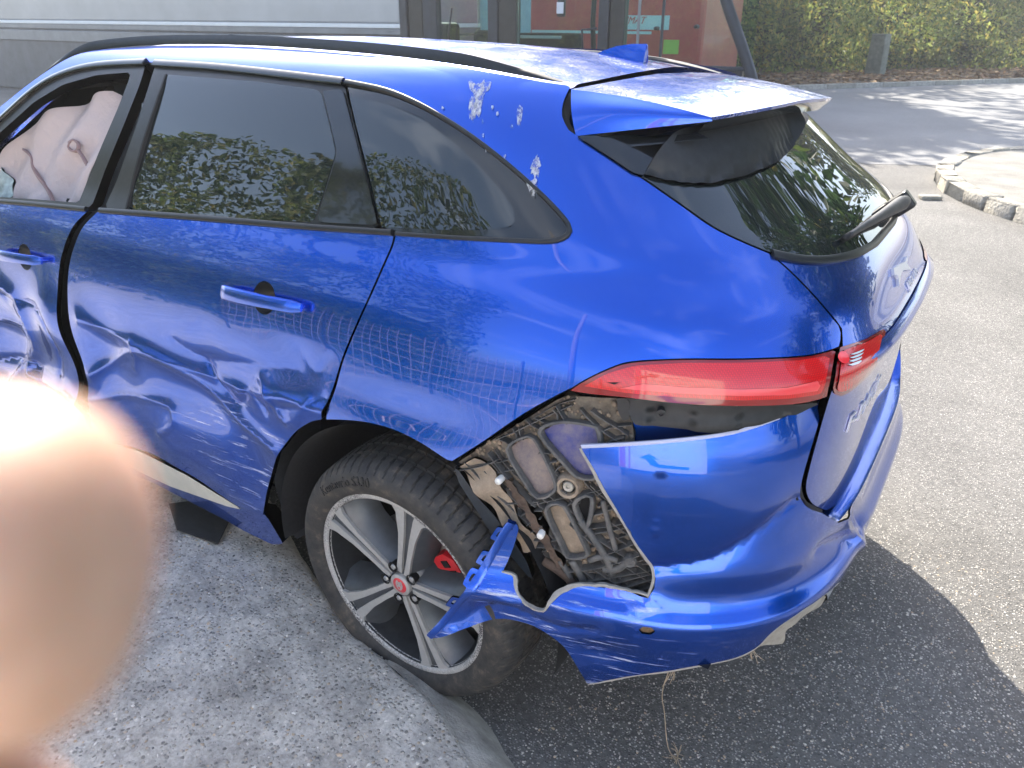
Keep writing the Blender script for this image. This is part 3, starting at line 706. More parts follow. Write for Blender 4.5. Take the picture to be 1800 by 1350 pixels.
# rear wiper -----------------------------------------------------------------
wp = SKIN.uv([(1562, 372)])[0]; wpP = SKIN.off(wp[0], wp[1], .0); wN = SKIN.frame(SKIN.raw, np.array(wp[0]), np.array(wp[1]))
wq = SKIN.uv([(1480, 422)])[0]; wqP = SKIN.off(wq[0], wq[1], .012)
wiper = empty('rear_wiper', parent=car); adopt(wiper)
def adoptw(o): o.parent = wiper; o.matrix_parent_inverse = Matrix(); return o
adopt(wiper); wiper.matrix_parent_inverse = Matrix.Translation((0, 0, .07))
pa = [wpP+wN*.05, wpP+wN*.045+(wqP-wpP)*.15, wpP+(wqP-wpP)*.45+wN*.035, wqP+wN*.010]
V, F = tube_geo(resample(catmull(pa, 6), .012), .012, 10); P_ = resample(catmull(pa, 6), .012)
n = len(P_); V = np.array(V).reshape(n, 10, 3); tt = np.linspace(0, 1, n); sc_ = np.interp(tt, [0, .1, .45, 1], [1.3, 1.75, 1.15, .45])
V = P_[:, None]+(V-P_[:, None])*sc_[:, None, None]
adoptw(mesh_obj('wiper_arm', V.reshape(-1, 3), F, simple('weathered_black_plastic', (.035, .035, .037), .5, nscale=60, namp=.5), wiper))
bl = [wqP+wN*.006+(wpP-wqP)*.30, wqP+wN*.004, wqP+(wqP-wpP)*.05]
adoptw(tube('wiper_blade', bl, .008, M['rubber_seal'], wiper))
bm = bmesh.new(); fr = rot_to(wN); bm_box(bm, wpP+wN*.030+(wpP-wqP)*.10, (.045, .055, .06), fr, .008); adoptw(bm_obj('wiper_pivot', bm, M['trim'], wiper))
V, F = tube_geo([wpP-wN*.01, wpP+wN*.04], .016, 12); adoptw(mesh_obj('wiper_spindle', V, F, M['trim'], wiper))
# matt black hood under the spoiler -----------------------------------------
hood_px = [(1131, 310), (1150, 280), (1172, 256), (1260, 238), (1330, 228), (1376, 220), (1391, 240), (1390, 262), (1362, 290), (1310, 313), (1250, 327), (1200, 326), (1160, 319)]
hl = SKIN.uv(resample(np.array([(1131, 310), (1160, 319), (1200, 326), (1250, 327), (1310, 313), (1362, 290), (1390, 262)], float), 8))*np.array([SU, 1])
def hood_def(P, u, z):
    q = np.stack([np.asarray(u)*SU, np.asarray(z)], -1); sh_ = q.shape[:-1]; q = q.reshape(-1, 2); d_ = np.min(np.linalg.norm(q[:, None]-hl[None], axis=2), 1)
    return (.055*(1-np.exp(-d_/.05))).reshape(sh_)
adopt(panel('spoiler_hood', SKIN, PX(hood_px), M['black_plastic'], spoiler, d=.014, o=.008, thick=.012, deform=hood_def), spoiler)
# gloss black filler between pillar edge and hood
fill = [(1016, 243), (1060, 271), (1124, 314), (1140, 300), (1172, 255), (1100, 246)]
adopt(panel('pillar_filler', SKIN, PX(fill), M['gloss_black'], spoiler, d=.02, o=.006, thick=.01), spoiler)
# ------------------------------------------------------------------ far side and lining
fs = np.array([[math.pi-1.10, .3], [math.pi-1.10, 1.0], [math.pi-1.06, 1.25], [math.pi-.80, 1.56], [math.pi-.2, 1.62], [math.pi+.9, 1.64], [math.pi+1.45, 1.5], [math.pi+2.0, 1.2], [math.pi+2.4, 1.1], [math.pi+2.4, .3]])
adopt(panel('far_body_side', SKIN, resample(fs*np.array([1, 1]), .1, True), M['paint'], car, d=.08, thick=0))
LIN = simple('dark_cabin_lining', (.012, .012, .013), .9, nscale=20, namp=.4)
ln = np.array([[-2.4, .25], [-2.4, 1.2], [-1.55, 1.52], [-1.3, 1.60], [.5, 1.58], [.72, 1.5], [.95, 1.3], [1.0, 1.05], [.7, 1.02], [.45, .84], [.1, .86], [-.2, .66], [-.32, .30]])
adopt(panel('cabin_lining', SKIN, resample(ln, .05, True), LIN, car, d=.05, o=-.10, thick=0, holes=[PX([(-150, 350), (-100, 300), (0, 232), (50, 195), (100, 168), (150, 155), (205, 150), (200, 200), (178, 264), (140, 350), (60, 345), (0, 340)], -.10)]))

bd = np.array([[-2.4, .55], [-2.4, 1.25], [-1.6, 1.50], [-1.2, 1.60], [-.5, 1.60], [-.5, .55]])
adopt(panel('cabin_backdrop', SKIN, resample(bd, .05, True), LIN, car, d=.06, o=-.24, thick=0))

grid_obj('cabin_dark_sheet', [[(x_, -.12, .45) for x_ in np.linspace(.1, 2.35, 5)], [(x_, -.12, zt_) for x_, zt_ in zip(np.linspace(.1, 2.35, 5), (1.60, 1.62, 1.62, 1.50, 1.12))]], LIN, car)  # added dark sheet across the cabin so the window opening reads dark

hx = np.linspace(RX[0]+.03, 1.55, 12); hts = np.linspace(-.96, .96, 9)
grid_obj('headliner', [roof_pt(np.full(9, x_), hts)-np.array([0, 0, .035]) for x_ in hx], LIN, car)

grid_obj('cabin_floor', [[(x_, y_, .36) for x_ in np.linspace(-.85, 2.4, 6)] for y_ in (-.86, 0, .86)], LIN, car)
# ------------------------------------------------------------------ torn bumper
UB = lambda p, m=3: U(p, m, BUMP)
PB = lambda p, o=0.: BUMP.uv(resample(p, 10, True), o)
b_top = [(1022, 788), (1100, 784), (1200, 776), (1290, 763), (1370, 737), (1425, 712), (1447, 706)]
b_seam = [(1447, 706), (1438, 745), (1416, 820), (1409, 860), (1419, 891), (1449, 905)]
b_low = [(1512, 988), (1490, 1010), (1440, 1053), (1370, 1101), (1310, 1150), (1200, 1175), (1100, 1190), (1033, 1202)]
b_arch = [(1033, 1202), (1000, 1150), (970, 1122), (930, 1102), (880, 1096), (830, 1104), (768, 1112)]
b_front = [(768, 1112), (800, 1080), (840, 1030), (868, 982), (893, 938), (903, 922), (912, 925), (905, 955), (892, 988), (882, 1006)]
b_tear = [(882, 1006), (903, 1013), (909, 1040), (930, 1068), (955, 1076), (970, 1058), (990, 1038), (1020, 1030), (1050, 1031), (1080, 1034), (1110, 1042), (1140, 1050), (1151, 1010), (1122, 962), (1092, 910), (1062, 860), (1042, 822), (1022, 788)]
rough = lambda p, a, m=5: [(x+random.uniform(-a, a), y+random.uniform(-a, a)) for x, y in catmull(p, m)]
seam_uv = UB(b_seam); low_uv = UB(rough(b_low, .8), 1); tear_px = rough(b_tear, 2.6, 6)
cseam = np.array([[seam_uv[-1, 0]+.06, .612], [1.42, .606], [math.pi/2, .604], [math.pi-1.15, .61], [math.pi-1.12, .9], [math.pi-.6, .92], [math.pi-.55, .3], [math.pi-1.0, .25], [math.pi-1.3, .34], [math.pi/2, .37], [low_uv[0, 0]+.06, low_uv[0, 1]-.01]])
bump_poly = np.vstack([UB(b_top)[:-1], seam_uv, cseam, low_uv[:-1], UB(b_arch)[:-1], UB(b_front, 2)[:-1], UB(tear_px, 1)[:-1]])
_bf = ridge_field([('r', [(1152, 1000), (1250, 985), (1330, 942), (1400, 885)], -.016, .022), ('g', [(1340, 1000)], .012, (.12, .05)), ('r', [(1478, 895), (1494, 930), (1530, 965)], .022, .014), ('r', [(1440, 965), (1480, 948), (1515, 940)], -.016, .014), ('r', [(1500, 900), (1520, 925), (1545, 930)], -.014, .012), ('r', [(880, 1060), (980, 1062), (1080, 1075), (1150, 1062)], .010, .012), ('r', [(800, 1100), (880, 1070), (960, 1100), (1040, 1110)], -.010, .012), ('g', [(1060, 1150)], -.010, (.06, .04)), ('g', [(1200, 1100)], -.008, (.08, .05))], BUMP)
def scr_b(P):
    x, y, z = P[:, 0], P[:, 1], P[:, 2]
    return np.clip(2.0*np.exp(-((x+.36)/.30)**2-((z-.36)/.16)**2)+1.4*np.exp(-((x+.62)/.30)**2-((z-.28)/.08)**2)+.08, 0, 1)
def b_def(P, u, z):
    x, zz = P[..., 0], P[..., 2]
    fold = -.020*np.exp(-((x+.33)/.10)**2-((zz-.40)/.06)**2)+.016*np.exp(-((x+.25)/.09)**2-((zz-.30)/.05)**2)
    return fold+_bf(P, u, z)+wob(P, .0012)*np.clip((-.2-x)/.1+1, .2, 1)*(x > -.7)+.012*np.exp(-((x+.12)/.12)**2)
sens = circ(1137, 1111, .012, BUMP)
bumper = panel('rear_bumper', BUMP, bump_poly, M['paint_bumper'], car, d=.013, thick=.005, holes=[sens], deform=b_def, attr=scr_b, edge_mat=M['primer']); adopt(bumper)
def bstrip(name, px, wid, mtl, o=.0, h=.002, m=3, rag=0., d=.008):
    uv = BUMP.uv(rough(px, rag, m) if rag else catmull(px, m)); return strip2(name, BUMP, uv, wid, mtl, bumper, o, h, d, b_def)
def strip2(name, skin, uvline, wid, mtl, parent, o, h, d, deform):
    old = skin.off
    skin.off = lambda u, z, o=0., df=None: old(u, z, o, deform)
    try: r = strip(name, skin, uvline, wid, mtl, parent, o, h, d)
    finally: skin.off = old
    return adopt(r, parent)
bstrip('torn_edge', shift(b_tear[0:12], 0, -2), [.004, .007, .003, .006, .003, .008, .009, .005, .007, .003, .005], M['raw_edge'], .0005, .0015, rag=1.6, m=4)
bstrip('torn_edge', shift(b_tear[11:], -2, 0), [.003, .005, .003, .006, .004], M['raw_edge'], .0003, .0015, rag=.5, m=4)
bstrip('lower_edge', shift(b_low, 0, 2), [.006, .010, .008, .006, .007, .007], M['raw_edge'], -.003, .002, rag=.8, m=4)
bstrip('upper_edge', shift(b_top[:5], 0, -3), .007, simple('pale_blue_edge', (.45, .47, .62), .5), -.0005, .0015)
adopt(strip2('inner_lip', BUMP, UB(b_seam), .016, M['rubber_seal'], bumper, -.012, .003, .01, None), bumper)
# ledge of the bumper under the tailgate
lp_ = np.vstack([UB(b_seam[3:])[2:], cseam[:3]]); lp_ = resample(np.vstack([lp_, mirror_uv(lp_)]), .02)
grid_obj('bumper_step', [BUMP.off(lp_[:, 0], lp_[:, 1], .0005), BUMP.off(lp_[:, 0], lp_[:, 1]+.003, -.006), SKIN.off(lp_[:, 0], lp_[:, 1]+.003, -.014), SKIN.off(lp_[:, 0], lp_[:, 1]-.004, -.075)], M['paint'], bumper)
# mounting lip along the free front edge, with slotted tabs
bstrip('mounting_lip', shift([(768, 1112), (800, 1079), (840, 1029), (868, 981), (893, 937), (904, 922)], -4, -5), .014, M['paint'], .004, .003, m=4)
for cx_, cy_ in ((802, 1066), (836, 1022), (858, 985), (884, 942)):
    c = BUMP.uv([(cx_-3, cy_-5)])[0]; e1 = BUMP.uv([(cx_+22, cy_-42)])[0]-c; e1[0] *= SU; e1 /= np.linalg.norm(e1); e2_ = np.array([-e1[1], e1[0]])
    q = lambda a, b2: np.array([[c[0]+(e1[0]*x_*a+e2_[0]*y_*b2)/SU, c[1]+e1[1]*x_*a+e2_[1]*y_*b2] for x_, y_ in ((-1, -1), (1, -1), (.8, 1), (-.8, 1))])
    adopt(panel('slotted_tab', BUMP, q(.024, .012), M['paint'], bumper, d=.006, o=.006, thick=.005, holes=[q(.011, .0055)], deform=b_def), bumper)
adopt(panel('sensor_hole', BUMP, circ(1137, 1111, .0135, BUMP), simple('rusty_sensor', (.16, .10, .05), .7, nscale=200, namp=.5), bumper, d=.006, o=-.008, thick=.006, deform=b_def), bumper)
# grey plastic flaps hanging from the underside
FLAP = simple('grey_plastic_flap', (.30, .31, .33), .5, nscale=30, namp=.2); FLAP2 = simple('dusty_underside', (.34, .31, .26), .8, nscale=30, namp=.3)
for nm, px, mt, o_f in (('underside_flap', [(1512, 962), (1532, 955), (1536, 990), (1528, 1002), (1508, 1043), (1478, 1042), (1474, 1028), (1500, 1005)], FLAP, -.012), ('underside_flap', [(1450, 1040), (1466, 1030), (1478, 1048), (1488, 1062), (1470, 1074), (1456, 1066)], FLAP, -.008), ('underside_flap', [(1312, 1148), (1372, 1100), (1440, 1052), (1452, 1042), (1446, 1058), (1420, 1082), (1378, 1106), (1378, 1128), (1330, 1140), (1316, 1152)], FLAP2, -.014)):
    adopt(panel(nm, BUMP, PB(px, o_f), mt, bumper, d=.01, o=o_f, thick=.004, deform=lambda P, u, z: .004*np.sin(P[..., 0]*25+P[..., 1]*30)), bumper)
# ------------------------------------------------------------------ what lies behind it
def dusty(name, base, dust, amt=.55, rough_=.85):
    m, t, b = mat(name); v = coords(t); n = noise(t, v, 22, 8, .7); g = t.nodes.new('ShaderNodeNewGeometry')
    sx = t.nodes.new('ShaderNodeSeparateXYZ'); t.links.new(g.outputs['Normal'], sx.inputs[0])
    f = ramp(t, n.outputs['Fac'], [(.5-amt*.4, (0, 0, 0)), (.5+amt*.3, (1, 1, 1))]).outputs[0]
    t.links.new(mixc(t, math_(t, 'MULTIPLY', f, amt*1.4, True), base, dust), b.inputs['Base Color']); b.inputs['Roughness'].default_value = rough_
    n2 = noise(t, v, 160, 5, .7); bump(t, b, n2.outputs['Fac'], .0015); return m
DUSTP = dusty('dusty_black_plastic', (.030, .028, .026), (.30, .25, .19), .60)
DUSTR = dusty('dusty_grey_rib', (.045, .05, .056), (.22, .205, .185), .42, .6)
DUSTB = dusty('dusty_blue_body', (.010, .03, .24), (.28, .24, .24), .45, .35)
DUSTT = dusty('tan_dust', (.11, .09, .07), (.42, .33, .24), .75)
FOAM = dusty('torn_brown_foam', (.05, .035, .028), (.16, .11, .08), .5, .95)
bracket = adopt(empty('bumper_bracket', parent=car))
def abr(o): return adopt(o, bracket)
back_px = [(800, 816), (860, 777), (990, 696), (1092, 700), (1112, 742), (1118, 800), (1170, 1000), (1160, 1050), (1050, 1040), (1010, 1010), (968, 985), (925, 925), (870, 860)]
abr(panel('bracket_plate', SKIN, PX(back_px, -.052), DUSTP, bracket, d=.02, o=-.052, thick=.02, deform=lambda P, u, z: .006*np.sin(P[..., 0]*70)*np.sin(P[..., 2]*80)))
F1 = [(950, 760), (985, 741), (1040, 747), (1053, 758), (1056, 800), (1050, 838), (1018, 838), (996, 818)]
F2 = [(893, 790), (925, 767), (943, 775), (976, 845), (971, 866), (946, 874), (926, 850)]
F3 = [(961, 896), (985, 884), (1001, 903), (1032, 966), (1030, 976), (1001, 979), (988, 958)]
F4 = [(1010, 886), (1034, 868), (1042, 882), (1031, 926)]
for nm, px, fm in (('body_patch', F1, DUSTB), ('pocket_floor', F2, dusty('dusty_mauve_body', (.10, .085, .13), (.36, .29, .22), .6, .6)), ('pocket_floor', F3, DUSTT), ('pocket_floor', F4, M['void'])):
    abr(panel(nm, SKIN, PX(px, -.045), fm, bracket, d=.02, o=-.045, thick=.004))
for px, w_ in ((F1, .008), (F2, .006), (F3, .007), (F4, .008)):
    abr(strip('pocket_rim', SKIN, SKIN.uv(catmull(px, 4, True), -.030), w_, DUSTR, bracket, o=-.030, h=.008, closed=True))
bp = PX(back_px, -.05)*np.array([SU, 1]); holes2 = [PX(f_, -.045)*np.array([SU, 1]) for f_ in (F1, F2, F3, F4)]
nrib = 0
for fam, ang in ((0, R_(38)), (1, R_(-48))):
    dr = np.array([math.cos(ang), math.sin(ang)]); nr = np.array([-dr[1], dr[0]]); c0 = bp.mean(0)
    for k_ in range(-20, 21):
        off_ = k_*.0165+(.004 if fam else 0); ln_ = c0+nr*off_+dr*np.linspace(-.4, .4, 161)[:, None]
        ok = inside(bp, ln_)
        for h_ in holes2: ok &= ~inside(h_, ln_)
        i = 0
        while i < 161:
            if ok[i]:
                j = i
                while j+1 < 161 and ok[j+1]: j += 1
                if j-i > 4 and random.random() < .72:
                    i0 = i+random.randint(0, max(0, (j-i)//4)); j0 = j-random.randint(0, max(0, (j-i)//4))
                    abr(strip('rib', SKIN, (ln_[i0:j0+1]+nr*random.uniform(-.006, .006)+(nr*.006*np.sin(np.linspace(0, 3, j0+1-i0)+k_)[:, None]))/np.array([SU, 1]), .0019+.0014*random.random(), DUSTR, bracket, o=-.048+.010*random.random(), h=.010+.006*random.random(), d=.02)); nrib += 1
                i = j+1
            else: i += 1
# lumps of dust in the cells
def lumps(name, skin, poly2, n, r, o, mtl, parent, hol=()):
    V = []; F = []; lo_, hi_ = poly2.min(0), poly2.max(0); c_ = 0
    ico = bmesh.new(); bmesh.ops.create_icosphere(ico, subdivisions=1, radius=1); iv = np.array([v.co[:] for v in ico.verts]); ifc = [[v.index for v in f.verts] for f in ico.faces]; ico.free()
    while c_ < n:
        p = lo_+(hi_-lo_)*RNG.random(2)
        if not inside(poly2, p[None])[0] or any(inside(h_, p[None])[0] for h_ in hol): continue
        P = skin.off(p[0]/SU, p[1], o); s_ = r*(.5+RNG.random())
        v = P+iv*s_*(1+.35*(RNG.random((len(iv), 1))-.5))*np.array([1, .5, 1]); o_ = len(V); V += list(v); F += [tuple(i+o_ for i in f) for f in ifc]; c_ += 1
    o2 = mesh_obj(name, V, F, mtl, parent); tag(o2, kind='stuff'); return o2
abr(lumps('caked_dirt', SKIN, bp, 520, .0052, -.050, DUSTT, bracket, holes2))
def disc_on(name, skin, px, r, o, h, mtl, parent, n=20, prof=None):
    c = skin.uv([px], o)[0]; P = skin.off(c[0], c[1], o); N = skin.frame(skin.raw, np.array(c[0]), np.array(c[1]))
    V, F = revolve_geo(prof or [(0, h), (r*.92, h), (r, h*.8), (r, -.01)], n); Mx = np.array(rot_to(N).to_3x3())
    return mesh_obj(name, np.array(V)@Mx.T+P, F, mtl, parent)
abr(autosmooth(disc_on('bolt_boss', SKIN, (1001, 852), .030, -.045, .018, DUSTT, bracket, prof=[(.017, .006), (.020, .018), (.026, .019), (.031, .010), (.033, -.01)])))
abr(autosmooth(disc_on('bolt', SKIN, (1001, 852), .013, -.040, .014, simple('dusty_bolt', (.45, .43, .38), .5, .6, nscale=90), bracket, prof=[(0, .008), (.004, .008), (.005, .012), (.011, .013), (.013, .010), (.013, -.01)]), 30))
for px in ((879, 843), (952, 938)): abr(disc_on('white_clip', SKIN, px, .009, -.022, .012, simple('white_clip_plastic', (.75, .74, .70), .5), bracket, 10))
flange = [(803, 824), (836, 803), (872, 832), (906, 900), (946, 955), (940, 968), (916, 973), (878, 928), (838, 878)]
abr(panel('liner_flange', SKIN, PX(flange, -.030), DUSTT, bracket, d=.012, o=-.030, thick=.006, deform=lambda P, u, z: .008*np.sin(P[..., 2]*50+P[..., 0]*30)))
abr(panel('liner_edge', SKIN, PX([(799, 822), (806, 848), (862, 935), (925, 1010), (938, 1022), (925, 985), (905, 955), (868, 905), (835, 870), (806, 826)], -.022), simple('blue_black_liner', (.02, .027, .036), .4, nscale=40, namp=.4), bracket, d=.012, o=-.022, thick=.02))
foam = [(888, 846), (899, 845), (916, 868), (932, 893), (955, 930), (968, 958), (990, 988), (984, 1000), (966, 978), (948, 952), (925, 905), (905, 880)]
abr(panel('torn_foam', SKIN, SKIN.uv(rough([*foam, foam[0]], 2.0, 3), -.024), FOAM, bracket, d=.009, o=-.024, thick=.02, deform=lambda P, u, z: .006*np.sin(P[..., 0]*160)*np.sin(P[..., 2]*140)))
sp = lambda px, o=-.03: SKIN.off(*SKIN.uv([px], o)[0], o)
for pts_, r_, mt in (([(955, 985), (980, 1000), (1005, 1022), (1012, 1045)], .012, FOAM), ([(985, 985), (1000, 1010), (1010, 1040)], .009, DUSTR), ([(1005, 985), (1020, 1010), (1032, 1035)], .008, DUSTR), ([(1020, 915), (1050, 955), (1070, 990), (1075, 1010)], .008, DUSTR), ([(1060, 880), (1072, 930), (1082, 965)], .006, DUSTR), ([(1035, 985), (1060, 978), (1085, 985)], .007, DUSTR), ([(1060, 1000), (1085, 1000), (1105, 985), (1118, 985)], .009, DUSTR)):
    abr(tube('broken_strut', resample(catmull([sp(p) for p in pts_], 4), .01), r_*(.8+.4*random.random()), mt, bracket, 7))
abr(autosmooth(disc_on('lug_eye', SKIN, (1107, 985), .016, -.03, .01, DUSTR, bracket, prof=[(.006, -.005), (.006, .008), (.013, .010), (.016, .004), (.016, -.01)])))
# black beam under the lamp
beam_px = [(1098, 699), (1130, 700), (1200, 706), (1300, 713), (1400, 709), (1440, 704), (1395, 724), (1330, 746), (1250, 757), (1160, 748), (1112, 742), (1108, 722), (1096, 720)]
beam = panel('bumper_beam', SKIN, PX(beam_px, -.018), M['black_plastic'], car, d=.012, o=-.018, thick=.05, deform=lambda P, u, z: .010*np.exp(-((P[..., 2]-.955)/.02)**2)+.004*np.sign(np.sin(P[..., 0]*38))); adopt(beam)
adopt(autosmooth(disc_on('beam_bolt', SKIN, (1162, 724), .009, -.006, .010, M['black_plastic'], beam, prof=[(0, .006), (.004, .006), (.005, .010), (.009, .010), (.009, -.01)])), beam)
adopt(panel('beam_clip', SKIN, PX([(1084, 700), (1106, 700), (1108, 735), (1096, 742), (1086, 725)], -.012), M['black_plastic'], beam, d=.012, o=-.012, thick=.03), beam)
DARKP = paint('blue_inner_body', .25)
adopt(panel('inner_body', SKIN, PX([(1085, 735), (1250, 752), (1440, 700), (1470, 700), (1470, 800), (1300, 850), (1120, 850)], -.06), DARKP, car, d=.03, o=-.060, thick=0.))
# ------------------------------------------------------------------ wheel arch
hubc = np.array([-.02, .975, .318])
lin = M['void']
th = np.linspace(R_(-6), R_(196), 60); rows = []
LINER = simple('felt_arch_liner', (.012, .0125, .014), .95, nscale=80, namp=.5, bscale=300, bdist=.001)
for y_, r_ in ((.955, .470), (.93, .462), (.80, .46), (.60, .46), (.52, .44), (.50, .02)):
    rows.append(np.stack([hubc[0]+r_*1.0*np.cos(th)*(1.03), np.full(60, y_), hubc[2]+r_*np.sin(th)], 1))
grid_obj('wheel_arch_liner', rows, LINER, car)
grid_obj('arch_front_panel', [[(.42, .95, .80), (.45, .95, .6), (.485, .945, .45), (.475, .93, .29), (.45, .92, .25)], [(.38, .80, .80), (.42, .80, .6), (.45, .80, .45), (.45, .80, .29), (.43, .80, .25)]], simple('arch_plastic', (.022, .025, .028), .55, nscale=50, namp=.4), car)
# ------------------------------------------------------------------ wheel
toe, camb = .028, -.036
wn = np.array([math.sin(toe), math.cos(toe)*math.cos(camb), math.sin(camb)]); wn /= np.linalg.norm(wn)
wa = np.cross([0, 0, 1.], wn); wa = -wa if wa[0] > 0 else wa; wa /= np.linalg.norm(wa); wb = np.cross(wn, wa)
HUB = np.array([-.02, .985, .318])
wheel = empty('rear_wheel', parent=car); adopt(wheel)
Wm = np.stack([wa, wb, wn], 0)
W2 = lambda V: np.asarray(V, float)@Wm+HUB
def wobj(name, V, F, mtl, smooth=True, **k): return adopt(mesh_obj(name, W2(V), F, mtl, wheel, smooth, **k), wheel)
# tyre with sipes
TY, t, b = mat('worn_tyre_rubber'); v = coords(t)
n_ = noise(t, v, 26, 8, .7); c_ = ramp(t, n_.outputs['Fac'], [(.36, (.020, .020, .021)), (.55, (.043, .040, .036)), (.78, (.15, .118, .085))]); t.links.new(c_.outputs[0], b.inputs['Base Color']); b.inputs['Roughness'].default_value = .72
n2 = noise(t, v, 240, 4, .6); bump(t, b, n2.outputs['Fac'], .0008)
prof = [(.280, -.012), (.286, .000), (.292, .007), (.304, .013), (.322, .018), (.340, .016), (.353, .008), (.363, -.004), (.370, -.016), (.376, -.032), (.3785, -.052), (.3790, -.056), (.3715, -.058), (.3715, -.064), (.3795, -.066), (.382, -.09), (.3825, -.103), (.374, -.105), (.374, -.113), (.383, -.115), (.383, -.14), (.3825, -.155), (.374, -.157), (.374, -.165), (.382, -.167), (.3795, -.20), (.376, -.225), (.370, -.24), (.36, -.252), (.335, -.268), (.30, -.262), (.275, -.235)]
NS = 74; SEG = NS*8; Vt = []; k = len(prof)
for i in range(SEG):
    a = 2*math.pi*i/SEG; ph = (i % 8)
    for r, h in prof:
        rr = r
        lag = int(round((h+.05)*40)) % 8
        if r > .355 and -.26 < h < .004 and (i+lag) % 8 == 0: rr = r-min(.010, .006+.06*max(0, -h-.01))
        Vt.append([rr*math.cos(a), rr*math.sin(a), h])
Vt = np.array(Vt); Wd = W2(Vt)
gz = -.078; sag = np.clip((gz+.02)-Wd[:, 2], 0, 1)
Wd[:, 2] = np.maximum(Wd[:, 2], gz+.002+.02*np.clip(Wd[:, 2]-gz, -1, 0)*0); Wd[:, 1] += sag*.55*np.sign(Vt[:, 2]+.12)
Ft = []
for i in range(SEG):
    for j in range(k-1): Ft.append((i*k+j, ((i+1) % SEG)*k+j, ((i+1) % SEG)*k+j+1, i*k+j+1))
Ft = [f[::-1] for f in Ft]
tyre = mesh_obj('tyre', Wd, Ft, TY, wheel); adopt(autosmooth(tyre, 28), wheel)
def arc_text(body, size, rad, ang, h, mtl, ext=.0006, spread=1.):
    V, F = text_mesh(body, size, 0, ext); a = R_(ang)-V[:, 0]*spread/rad; r = rad+V[:, 1]
    hh = np.interp(r, [p[0] for p in prof[:8]], [p[1] for p in prof[:8]])+V[:, 2]+h
    return wobj('tyre_lettering', np.stack([r*np.cos(a), r*np.sin(a), hh], 1), F, mtl, False)
TL = simple('tyre_letter_rubber', (.012, .012, .013), .6)
arc_text('Kentavrlo S330', .038, .331, 117, .0012, TL, ext=.0012, spread=.92)
# rim
SILVER = simple('machined_alloy', (.36, .355, .34), .45, .15, nscale=60, namp=.10)
GREY = simple('grey_alloy_paint', (.085, .092, .10), .36, .4, nscale=40, namp=.15)
DGREY = simple('dark_alloy_barrel', (.028, .030, .033), .55, .3, nscale=30, namp=.3)
LIP, t, b = mat('scraped_rim_lip'); v = coords(t); n_ = noise(t, v, 190, 3, .8); n3 = noise(t, v, 5.5, 2, .5)
sc_ = math_(t, 'MULTIPLY', ramp(t, n_.outputs['Fac'], [(.47, (0, 0, 0)), (.53, (1, 1, 1))]).outputs[0], ramp(t, n3.outputs['Fac'], [(.42, (.25,)*3), (.58, (1, 1, 1))]).outputs[0])
t.links.new(mixc(t, sc_, (.46, .45, .43), (.06, .06, .065)), b.inputs['Base Color']); b.inputs['Roughness'].default_value = .5; b.inputs['Metallic'].default_value = .15
bump(t, b, n_.outputs['Fac'], .0015)
V, F = revolve_geo([(.268, -.014), (.2705, -.004), (.274, -.001), (.284, .0005), (.2885, -.002), (.2895, -.012), (.284, -.02)], 120); wobj('rim_lip', V, F, LIP)
V, F = revolve_geo([(.2695, -.006), (.266, -.03), (.262, -.07), (.255, -.10), (.250, -.20), (.262, -.235)], 96); wobj('rim_barrel', V, F, DGREY)
V, F = revolve_geo([(.02, -.150), (.245, -.155)], 48); wobj('barrel_back', V, F, M['void'])
def prism(poly, h0, h1, draft=0., cen=None):
    p = np.asarray(poly, float); n = len(p); c = p.mean(0) if cen is None else cen
    d = (p-c); lo_ = p+d/np.linalg.norm(d, axis=1)[:, None]*draft
    V = [(x, y, h0) for x, y in p]+[(x, y, h1) for x, y in lo_]
    F = [tuple(range(n))]+[(i, n+i, n+(i+1) % n, (i+1) % n) for i in range(n)]
    return V, F
def pol(r, a): return (r*math.cos(a), r*math.sin(a))
def spoke_geo(half, side):
    """half-widths (m) at radii, offset to one side"""
    return half
for k_ in range(5):
    A = R_(77+72*k_); dr = np.array(pol(1, A)); nr = np.array(pol(1, A+math.pi/2))
    pt = lambda r, w: tuple(dr*r+nr*w)
    # body of the spoke: grey, flaring into the rim and down to the barrel
    body = [pt(.045, .036), pt(.10, .031), (pt(.18, .041)), pt(.235, .060), pt(.268, .096), pt(.274, .0), pt(.268, -.096), pt(.235, -.060), pt(.18, -.041), pt(.10, -.031), pt(.045, -.036)]
    V = []; F = []; ctr = np.array(pt(.16, 0)); hh = lambda r: -.010-.010*(1-r/.27)
    n = len(body); rr_ = [np.hypot(*q) for q in body]
    lay = []
    for dh, wf, push in ((-.003, .72, 0), (-.010, .86, 0), (-.042, 1.36, 0), (-.085, 1.6, 0)):
        for q, r in zip(body, rr_):
            along = np.dot(q, dr); across = np.dot(q, nr)
            V.append((*(dr*along+nr*across*wf), hh(r)+dh))
    for l_ in range(3):
        for i in range(n): F.append((l_*n+i, l_*n+(i+1) % n, (l_+1)*n+(i+1) % n, (l_+1)*n+i))
    F.append(tuple(range(n)))
    autosmooth(wobj('spoke', V, F, GREY), 38)
    for s_ in (1, -1):                                # two machined ridges either side of a groove
        rd_ = [pt(.040, s_*.004), pt(.10, s_*.0075), pt(.18, s_*.0095), pt(.255, s_*.015), pt(.271, s_*.018), pt(.271, s_*.064), pt(.250, s_*.044), pt(.18, s_*.0285), pt(.10, s_*.0225), pt(.040, s_*.022)]
        V = [(x, y, hh(math.hypot(x, y))+.006) for x, y in rd_]+[(x, y, hh(math.hypot(x, y))-.006) for x, y in rd_]; n = len(rd_)
        F = [tuple(range(n))]+[(i, n+i, n+(i+1) % n, (i+1) % n) for i in range(n)]
        wobj('spoke_ridge', V, F, SILVER, False)
